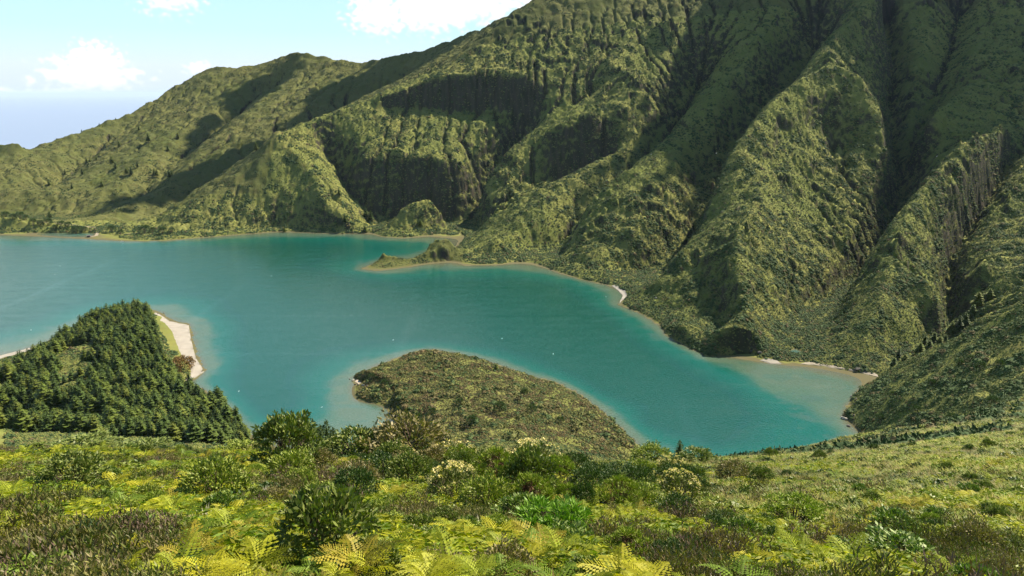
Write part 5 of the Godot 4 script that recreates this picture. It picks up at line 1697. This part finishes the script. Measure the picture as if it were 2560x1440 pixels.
func leafy_mound(seed_value: int) -> ArrayMesh:
	# sprigs of broad pointed leaves set in rosettes over a rounded tangle of twigs
	rng.seed = seed_value
	start()
	for k in 34:
		var d := any_dir()
		d.y = absf(d.y)
		var p := Vector3(d.x * 0.85, 0.15 + d.y * 0.75, d.z * 0.85) * rng.randf_range(0.55, 1.0)
		tube(Vector3(p.x * 0.2, -0.1, p.z * 0.2), p, 0.02, 0.01, Color(0.5, 0.4, 0.3), 3)
		var axis := (d + Vector3(0, 0.7, 0)).normalized()
		var side := axis.cross(any_dir()).normalized()
		var tone := rng.randf_range(0.6, 1.3)
		for j in 7:
			var out := side.rotated(axis, j * TAU / 7 + rng.randf_range(-0.3, 0.3))
			leaf(p, (out + axis * rng.randf_range(0.1, 0.9)).normalized(), rng.randf_range(0.22, 0.36), rng.randf_range(0.10, 0.16), Color.WHITE * tone * rng.randf_range(0.8, 1.2))
	return done(m_leaf)


func plant_grass() -> void:
	var lawn := []
	var low := []
	for k in 4:
		lawn.append(grass_mesh(500 + k, [Color(0.135, 0.165, 0.014), Color(0.185, 0.185, 0.017), Color(0.095, 0.135, 0.014), Color(0.165, 0.135, 0.032)][k], 0.34, 0.3, 34))
	for k in 4:
		low.append(leafy_mound(520 + k))
	var spots := [[], []]
	var tints := [PackedColorArray(), PackedColorArray()]
	rng.seed = 47
	for k in 170000:
		var z := -4.6 - 236.0 * pow(rng.randf(), 1.2)
		var x := rng.randf_range(-0.68, 0.7) * -z
		if z < -75.0 and x < 0.1 * -z - 6.0:
			continue
		var right := smoothstep(0.0, 0.45, x / -z) * smoothstep(-14.0, -30.0, z)
		if rng.randf() > 0.30 + 0.62 * right:
			continue
		var t := n_fine.get_noise_2d(x * 1.3, z * 1.3)
		var bushy := 1 if rng.randf() < 0.5 - 0.28 * right and z < -6.0 else 0
		var s := rng.randf_range(0.7, 1.5) * (0.5 + 0.5 * smoothstep(-8.0, -30.0, z) + smoothstep(-40.0, -160.0, z) * 1.1)
		var c := Color(1, 1, 1) * rng.randf_range(0.65, 1.15) * (1.0 + t * 0.7) * (1.0 + 0.35 * right)
		if bushy:
			s *= rng.randf_range(0.24, 0.52) * smoothstep(0.0, -16.0, z)
			c = Color(0.035, 0.065, 0.014).lerp(Color(0.20, 0.235, 0.028), clampf(0.5 + t * 1.5 + rng.randf_range(-0.3, 0.3), 0, 1))
		var b := Basis(Vector3.UP, rng.randf() * TAU).scaled(Vector3(s, s * (0.75 if bushy else 1.0), s))
		spots[bushy].append(Transform3D(b, ground(x, z)))
		tints[bushy].append(c)
	scatter("grass", lawn, spots[0], tints[0], "yellow-green grass on the slope below the viewer", "grass")
	scatter("leafy_ground_cover", low, spots[1], tints[1], "small leafy plants scattered through the grass of the near slope", "ground cover")
	# tufts of dead grass and long dry stalks
	var dry := grass_mesh(530, Color(0.42, 0.38, 0.29), 0.36, 0.42, 60)
	var tuft := thing("dry_grass_tuft", "pale dead grass tuft between the heather on the near slope", "dry grass", Vector3.ZERO, 0.0, "pale dead grass tufts")
	piece("blades", dry, tuft)
	var first := true
	for k in 46:
		var z := -10.0 - 24.0 * pow(rng.randf(), 1.2)
		var x := rng.randf_range(-0.68, 0.62) * -z
		if too_near(x, z, 0.6):
			continue
		var s := rng.randf_range(0.6, 1.2)
		if first:
			first = false
			tuft.position = ground(x, z)
		else:
			again(tuft, ground(x, z), rng.randf() * TAU, s, "pale dead grass tuft " + near_what(x, z))


func plant_slope() -> void:
	var protos := {}
	for s: Array in shrubs:
		# kind, x, z, width, height, label
		var kind: String = s[0]
		var o: Node3D
		if protos.has(kind):
			o = again(protos[kind], Vector3.ZERO, 0.0, 1.0, s[5])
		else:
			match kind:
				"leafy":
					o = shrub("leafy_shrub", s[5], "shrub", 610, 2.0, 1.6, 0.15, 2600, Color(0.085, 0.12, 0.026), Color(0.16, 0.18, 0.045), 0.2)
				"olive":
					o = shrub("leafy_shrub", s[5], "shrub", 611, 2.0, 1.4, 0.13, 2600, Color(0.14, 0.18, 0.030), Color(0.22, 0.25, 0.04), 0.1)
				"dark":
					o = shrub("dark_shrub", s[5], "shrub", 612, 2.0, 1.7, 0.12, 2600, Color(0.035, 0.065, 0.018), Color(0.065, 0.10, 0.025), 0.1)
				"rust":
					o = shrub("rust_shrub", s[5], "shrub", 620, 2.0, 1.6, 0.15, 2400, Color(0.17, 0.085, 0.030), Color(0.22, 0.14, 0.05), 0.1)
				"pale":
					o = shrub("leafy_shrub", s[5], "shrub", 613, 2.0, 1.6, 0.13, 2200, Color(0.14, 0.12, 0.045), Color(0.20, 0.17, 0.07), 0.55)
				"glossy":
					o = shrub("glossy_shrub", s[5], "shrub", 614, 2.0, 1.6, 0.19, 2000, Color(0.06, 0.11, 0.022), Color(0.20, 0.25, 0.06), 0.0)
				"flower":
					o = shrub("flowering_shrub", s[5], "shrub", 615, 2.0, 1.7, 0.13, 2000, Color(0.09, 0.115, 0.03), Color(0.14, 0.14, 0.04), 0.3)
					blossoms(o, 2.0, 1.8, Color(0.62, 0.52, 0.22), 616)
				"heath":
					o = tufted("tree_heath", s[5], "shrub", 617, 2.0, 1.8, 60, 0.22, Color(0.16, 0.20, 0.022), Color(0.10, 0.052, 0.028))
				"juniper":
					o = tufted("juniper", s[5], "shrub", 618, 2.0, 1.1, 64, 0.26, Color(0.12, 0.22, 0.020), Color(0.05, 0.04, 0.02))
				"heathtuft":
					o = tufted("heath_bush", s[5], "shrub", 619, 2.0, 1.5, 46, 0.24, Color(0.17, 0.22, 0.025), Color(0.06, 0.05, 0.025))
			protos[kind] = o
		var tall: float = {"leafy": 1.6, "olive": 1.4, "dark": 1.7, "pale": 1.6, "rust": 1.6, "glossy": 1.6, "flower": 1.8, "heath": 1.8, "juniper": 1.1, "heathtuft": 1.5}[kind]
		o.position = ground(s[1], s[2])
		o.rotation.y = s[1] * 2.3
		o.scale = Vector3(s[3] / 2.0, s[4] / tall, s[3] / 2.0)
	rng.seed = 58
	var made := 0
	var kept := shrub_rooms.duplicate()
	for k in 7000:
		if made >= 260:
			break
		var z := -8.5 - 34.0 * pow(rng.randf(), 1.1)
		var x := rng.randf_range(-0.67, 0.67) * -z
		if x > -0.25 * z and rng.randf() < 0.6:
			continue
		var w := rng.randf_range(0.3, 0.95)
		var near := false
		for q: Vector3 in kept:
			if Vector2(x - q.x, z - q.y).length() < (q.z + w * 0.5) * 0.8:
				near = true
		if near:
			continue
		kept.append(Vector3(x, z, w * 0.5))
		made += 1
		var kind: String = ["leafy", "olive", "glossy", "olive", "dark", "leafy", "heathtuft", "pale"][made % 8]
		var o := again(protos[kind], ground(x, z), rng.randf() * TAU, w / 2.0, "small %s " % {"leafy": "mid-green leafy bush", "olive": "olive-green bush", "glossy": "glossy broad-leaved bush", "dark": "dark bush", "heathtuft": "tufted heath bush", "pale": "buff twiggy bush"}[kind] + near_what(x, z))
		o.name = "small_bush"
		o.set_meta("group", "small %s bushes among the ferns" % {"leafy": "mid-green", "olive": "olive-green", "glossy": "glossy", "dark": "dark", "heathtuft": "tufted", "pale": "buff"}[kind])
	for k in 900:
		if made >= 310:
			break
		var z := rng.randf_range(-46.0, -22.0)
		var x := rng.randf_range(-0.30, 0.34) * -z
		var w := rng.randf_range(0.9, 2.1)
		var near := false
		for q: Vector3 in kept:
			if Vector2(x - q.x, z - q.y).length() < (q.z + w * 0.5) * 0.62:
				near = true
		if near:
			continue
		kept.append(Vector3(x, z, w * 0.5))
		made += 1
		var kind: String = ["leafy", "dark", "olive", "pale", "leafy", "flower", "dark", "heath"][made % 8]
		var o := again(protos[kind], ground(x, z), rng.randf() * TAU, w / 2.0, "bushy %s %s" % [{"leafy": "mid-green leafy shrub", "dark": "dark shrub", "olive": "olive shrub", "pale": "buff twiggy shrub", "flower": "creamy-flowered shrub", "heath": "red-stemmed tree heath"}[kind], near_what(x, z)])
		o.name = "bushy_shrub"
		o.set_meta("group", "shrubs crowding the edge of the near slope")
	shrub_rooms = kept
	for s: Array in small_bushes:
		var o := again(protos[s[0]], ground(s[1], s[2]), s[1], s[3] / 2.0, s[4])
		o.name = "small_bush"
		if s[5] != "":
			o.set_meta("group", s[5])


# ------------------------------------------------------------------ sand, stones, birds, and the landing place

func sheet(called: String, outline: PackedVector2Array, col: Color, lift: float, rim: float) -> MeshInstance3D:
	# a thin bed of sand or bare earth that follows the ground inside an outline
	var pts := PackedVector2Array()
	var edge := outline.size()
	for k in edge:
		pts.append(outline[k])
		pts.append(outline[k].lerp(outline[(k + 1) % edge], 0.5))
	edge = pts.size()
	var ring := pts.duplicate()
	var lo := Vector2(INF, INF)
	var hi := -lo
	for p in outline:
		lo = lo.min(p)
		hi = hi.max(p)
	var step := maxf(2.0, (hi - lo).length() / 60.0)
	var y := lo.y
	while y < hi.y:
		var x := lo.x
		while x < hi.x:
			var q := Vector2(x + fposmod(y * 7.3, step), y)
			if Geometry2D.is_point_in_polygon(q, ring):
				pts.append(q)
			x += step
		y += step
	var v := PackedVector3Array()
	var c := PackedColorArray()
	for k in pts.size():
		var h := clampf(height(pts[k].x, pts[k].y), 0.02, 1.2 if called == "beach" else 99.0)
		v.append(Vector3(pts[k].x, h + (rim if k < edge else lift), pts[k].y))
		c.append(col * (0.62 if k < edge and called == "beach" else 1.0) * (1.0 + 0.25 * n_fine.get_noise_2d(pts[k].x * 2.0, pts[k].y * 2.0)))
	var idx := Geometry2D.triangulate_delaunay(pts)
	var good := PackedInt32Array()
	for k in idx.size() / 3:
		var a := idx[k * 3]
		var b := idx[k * 3 + 1]
		var d := idx[k * 3 + 2]
		if not Geometry2D.is_point_in_polygon((pts[a] + pts[b] + pts[d]) / 3.0, ring):
			continue
		if (pts[b] - pts[a]).cross(pts[d] - pts[a]) < 0.0:
			good.append_array([a, d, b])
		else:
			good.append_array([a, b, d])
	var a := []
	a.resize(Mesh.ARRAY_MAX)
	a[Mesh.ARRAY_VERTEX] = v
	a[Mesh.ARRAY_COLOR] = c
	a[Mesh.ARRAY_INDEX] = good
	var am := ArrayMesh.new()
	am.add_surface_from_arrays(Mesh.PRIMITIVE_TRIANGLES, a)
	var m := StandardMaterial3D.new()
	m.vertex_color_use_as_albedo = true
	m.roughness = 0.95
	m.cull_mode = BaseMaterial3D.CULL_DISABLED
	am.surface_set_material(0, m)
	return structure(called, am)


func rock_mesh(seed_value: int, col: Color) -> ArrayMesh:
	rng.seed = seed_value
	var s := SphereMesh.new()
	s.radius = 0.5
	s.height = 1.0
	s.radial_segments = 10
	s.rings = 6
	var a := s.get_mesh_arrays()
	var v: PackedVector3Array = a[Mesh.ARRAY_VERTEX]
	var idx: PackedInt32Array = a[Mesh.ARRAY_INDEX]
	start()
	var cut_planes: Array[Plane] = []
	for k in 9:
		cut_planes.append(Plane(any_dir(), rng.randf_range(0.26, 0.42)))
	for k in v.size():
		for p in cut_planes:
			var d := p.distance_to(v[k])
			if d > 0.0:
				v[k] -= p.normal * d
		v[k] *= Vector3(1.0, 0.75, 0.85)
	for k in idx.size() / 3:
		tri(v[idx[k * 3]], v[idx[k * 3 + 1]], v[idx[k * 3 + 2]], col * (0.9 + 0.2 * n_fine.get_noise_2d(v[idx[k * 3]].x * 60.0, v[idx[k * 3]].z * 60.0)))
	var m := StandardMaterial3D.new()
	m.vertex_color_use_as_albedo = true
	m.roughness = 0.9
	m.cull_mode = BaseMaterial3D.CULL_DISABLED
	return done(m)


func add_rocks() -> void:
	var meshes := [rock_mesh(701, Color(0.26, 0.24, 0.20)), rock_mesh(702, Color(0.08, 0.072, 0.062)), rock_mesh(703, Color(0.17, 0.145, 0.11))]
	for r: Array in rocks:
		var o := MeshInstance3D.new()
		o.name = "rock"
		o.mesh = meshes[int(r[4])]
		o.scale = Vector3(r[2], r[3], r[2] * 0.8)
		o.rotation.y = r[0] * 1.7
		o.position = Vector3(r[0], maxf(height(r[0], r[1]), 0.0) + r[3] * 0.18, r[1])
		describe(o, r[5], "rock", r[6])
		add_child(o, true)


func add_gulls() -> void:
	# about 60 cm long and 1.3 m across the wings
	rng.seed = 800
	start()
	var white := Color(0.80, 0.80, 0.78)
	var rings := [[-0.34, 0.015, 0.0], [-0.24, 0.045, 0.0], [-0.05, 0.085, -0.01], [0.10, 0.09, -0.01], [0.20, 0.06, 0.02], [0.27, 0.05, 0.035], [0.32, 0.03, 0.03], [0.37, 0.006, 0.02]]
	for k in rings.size() - 1:
		for j in 8:
			var a := j * TAU / 8
			var b := (j + 1) * TAU / 8
			var p: Array = rings[k]
			var q: Array = rings[k + 1]
			var p0 := Vector3(cos(a) * p[1], sin(a) * p[1] + p[2], p[0])
			var p1 := Vector3(cos(b) * p[1], sin(b) * p[1] + p[2], p[0])
			var q0 := Vector3(cos(a) * q[1], sin(a) * q[1] + q[2], q[0])
			var q1 := Vector3(cos(b) * q[1], sin(b) * q[1] + q[2], q[0])
			var col := white if k < 6 else Color(0.7, 0.5, 0.08)
			tri(p0, p1, q0, col)
			tri(p1, q1, q0, col)
	tri(Vector3(-0.02, 0, -0.30), Vector3(0.07, 0.005, -0.46), Vector3(-0.07, 0.005, -0.46), white)
	var plain := StandardMaterial3D.new()
	plain.vertex_color_use_as_albedo = true
	plain.roughness = 0.8
	plain.cull_mode = BaseMaterial3D.CULL_DISABLED
	var body := done(plain)
	var wing: Array[ArrayMesh] = []
	for s: float in [-1.0, 1.0]:
		start()
		var grey := Color(0.62, 0.63, 0.65)
		var a := Vector3(s * 0.05, 0.03, 0.13)
		var b := Vector3(s * 0.05, 0.03, -0.10)
		var c := Vector3(s * 0.36, 0.16, 0.18)
		var d := Vector3(s * 0.36, 0.15, -0.04)
		var e := Vector3(s * 0.74, 0.10, -0.04)
		for y: float in [0.0, -0.012]:
			var o := Vector3(0, y, 0)
			tri(a + o, c + o, b + o, grey if y == 0.0 else white)
			tri(b + o, c + o, d + o, grey if y == 0.0 else white)
			tri(c + o, e + o, d + o, Color(0.5, 0.5, 0.52) if y == 0.0 else white)
		wing.append(done(plain))
	var proto: Node3D
	for g: Array in gulls:
		var o: Node3D
		if proto == null:
			proto = thing("gull", g[4], "bird", Vector3.ZERO, 0.0, "white gulls over the lake")
			piece("body", body, proto)
			piece("wing", wing[0], proto)
			piece("wing", wing[1], proto)
			o = proto
		else:
			o = again(proto, Vector3.ZERO, 0.0, 1.0, g[4])
		o.position = Vector3(g[0], g[1], g[2])
		o.rotation = Vector3(0.0, g[3], 0.45 * sin(g[3] * 5.0))
		o.scale = Vector3.ONE * 1.25


func box(lo: Vector3, hi: Vector3, col: Color) -> void:
	var p := []
	for k in 8:
		p.append(Vector3(hi.x if k & 1 else lo.x, hi.y if k & 2 else lo.y, hi.z if k & 4 else lo.z))
	for f: Array in [[0, 2, 3, 1], [4, 5, 7, 6], [0, 1, 5, 4], [2, 6, 7, 3], [0, 4, 6, 2], [1, 3, 7, 5]]:
		tri(p[f[0]], p[f[1]], p[f[2]], col)
		tri(p[f[0]], p[f[2]], p[f[3]], col)


func add_landing() -> void:
	var wood := StandardMaterial3D.new()
	wood.vertex_color_use_as_albedo = true
	wood.roughness = 0.85
	var at: Vector3 = hut_place
	at.y = maxf(height(at.x, at.z), 0.1)
	var hut := thing("gauge_hut", "small dark hut with a flat pale roof at the water's edge beside the track", "hut", at, 0.3)
	start()
	box(Vector3(-2.1, -0.6, -1.6), Vector3(2.1, 2.6, 1.6), Color(0.055, 0.05, 0.05))
	piece("wall", done(wood), hut)
	start()
	box(Vector3(-2.4, 2.6, -1.9), Vector3(2.4, 2.85, 1.9), Color(0.11, 0.10, 0.095))
	piece("roof", done(wood), hut)
	start()
	box(Vector3(-0.5, 0.0, 1.603), Vector3(0.5, 2.0, 1.66), Color(0.02, 0.02, 0.022))
	piece("door", done(wood), hut)
	var boat := thing("rowing_boat", "small white boat floating off the far shore beside the track", "boat", boat_place, 1.2)
	start()
	var ribs := [[-2.3, 0.55, 0.55], [-1.0, 0.85, 0.5], [0.5, 0.85, 0.52], [1.7, 0.5, 0.62], [2.5, 0.03, 0.78]]
	for k in 4:
		var a: Array = ribs[k]
		var b: Array = ribs[k + 1]
		for s: float in [-1.0, 1.0]:
			var a0 := Vector3(s * a[1] * 0.45, -0.12, a[0])
			var a1 := Vector3(s * a[1], a[2], a[0])
			var b0 := Vector3(s * b[1] * 0.45, -0.12, b[0])
			var b1 := Vector3(s * b[1], b[2], b[0])
			tri(a0, b0, a1, Color(0.75, 0.75, 0.73))
			tri(a1, b0, b1, Color(0.75, 0.75, 0.73))
		tri(Vector3(-a[1] * 0.45, -0.12, a[0]), Vector3(a[1] * 0.45, -0.12, a[0]), Vector3(b[1] * 0.45, -0.12, b[0]), Color(0.5, 0.5, 0.48))
		tri(Vector3(-a[1] * 0.45, -0.12, a[0]), Vector3(b[1] * 0.45, -0.12, b[0]), Vector3(-b[1] * 0.45, -0.12, b[0]), Color(0.5, 0.5, 0.48))
	tri(Vector3(-0.55, 0.55, -2.3), Vector3(0.55, 0.55, -2.3), Vector3(0.0, -0.12, -2.3), Color(0.72, 0.72, 0.7))
	wood.cull_mode = BaseMaterial3D.CULL_DISABLED
	piece("hull", done(wood), boat)
	for z: float in [-1.2, 0.6]:
		start()
		box(Vector3(-0.75, 0.30, z - 0.13), Vector3(0.75, 0.36, z + 0.13), Color(0.30, 0.24, 0.17))
		piece("thwart", done(wood), boat)


func add_clouds() -> void:
	# fair-weather clouds above the frame; the far slopes lie in their shade
	var m := StandardMaterial3D.new()
	m.albedo_color = Color(0.93, 0.93, 0.94)
	m.roughness = 1.0
	m.metallic_specular = 0.0
	rng.seed = 900
	var s := SphereMesh.new()
	s.radius = 1.0
	s.height = 1.5
	s.radial_segments = 14
	s.rings = 8
	s.material = m
	for c in clouds.size():
		var spots := []
		var tints := PackedColorArray()
		for p: Vector4 in clouds[c]:
			spots.append(Transform3D(Basis.from_scale(Vector3(p.w, p.w * 0.5, p.w)), Vector3(p.x, p.y, p.z)))
			tints.append(Color.WHITE)
			for k in 26:
				var a := rng.randf() * TAU
				var r := p.w * (0.75 + 0.75 * pow(rng.randf(), 1.3))
				var q := p.w * rng.randf_range(0.05, 0.2)
				spots.append(Transform3D(Basis.from_scale(Vector3(q, q * 0.7, q)), Vector3(p.x + cos(a) * r, p.y + rng.randf_range(-0.1, 0.25) * p.w, p.z + sin(a) * r)))
				tints.append(Color.WHITE)
		scatter("cloud", [s], spots, tints, ["broad white cumulus cloud shading the high mountain gorge", "long white cloud shading the valley behind the far ridge"][c], "cloud")

func _ready() -> void:
	t_start = Time.get_ticks_msec()
	set_view_and_light()
	say("sky")
	n_big.seed = 21
	n_big.frequency = 0.008
	n_big.fractal_octaves = 3
	n_mid.seed = 22
	n_mid.frequency = 0.03
	n_mid.fractal_octaves = 4
	n_fine.seed = 23
	n_fine.frequency = 0.06
	n_fine.fractal_octaves = 4
	n_tone.seed = 24
	n_tone.frequency = 0.006
	n_tone.fractal_octaves = 5
	lay_out()
	solve_heights()
	say("heights")
	water_depth = hg.duplicate()
	deepen()
	say("deepened")
	erode(4)
	sharpen()
	say("eroded")
	roughen()
	refine()
	say("rough")
	add_land()
	add_lake()
	say("water")
	hill_cover()
	for s: Array in sheets:
		sheet(s[0], s[1], s[2], s[3], -0.06 if s[0] == "beach" else 0.2)
	add_clouds()
	say("clouds")
	m_needle = leafy(0.7, Color(0.25, 0.32, 0.08))
	m_leaf = leafy(0.5, Color(0.5, 0.6, 0.12))
	m_fern = leafy(0.6, Color(0.8, 0.85, 0.12))
	m_bark = leafy(0.9, Color(0, 0, 0))
	plant_conifers()
	say("conifers")
	plant_slope()
	say("shrubs")
	plant_ferns()
	plant_heather()
	plant_grass()
	say("near plants")
	add_rocks()
	add_gulls()
	add_landing()
	say("done")
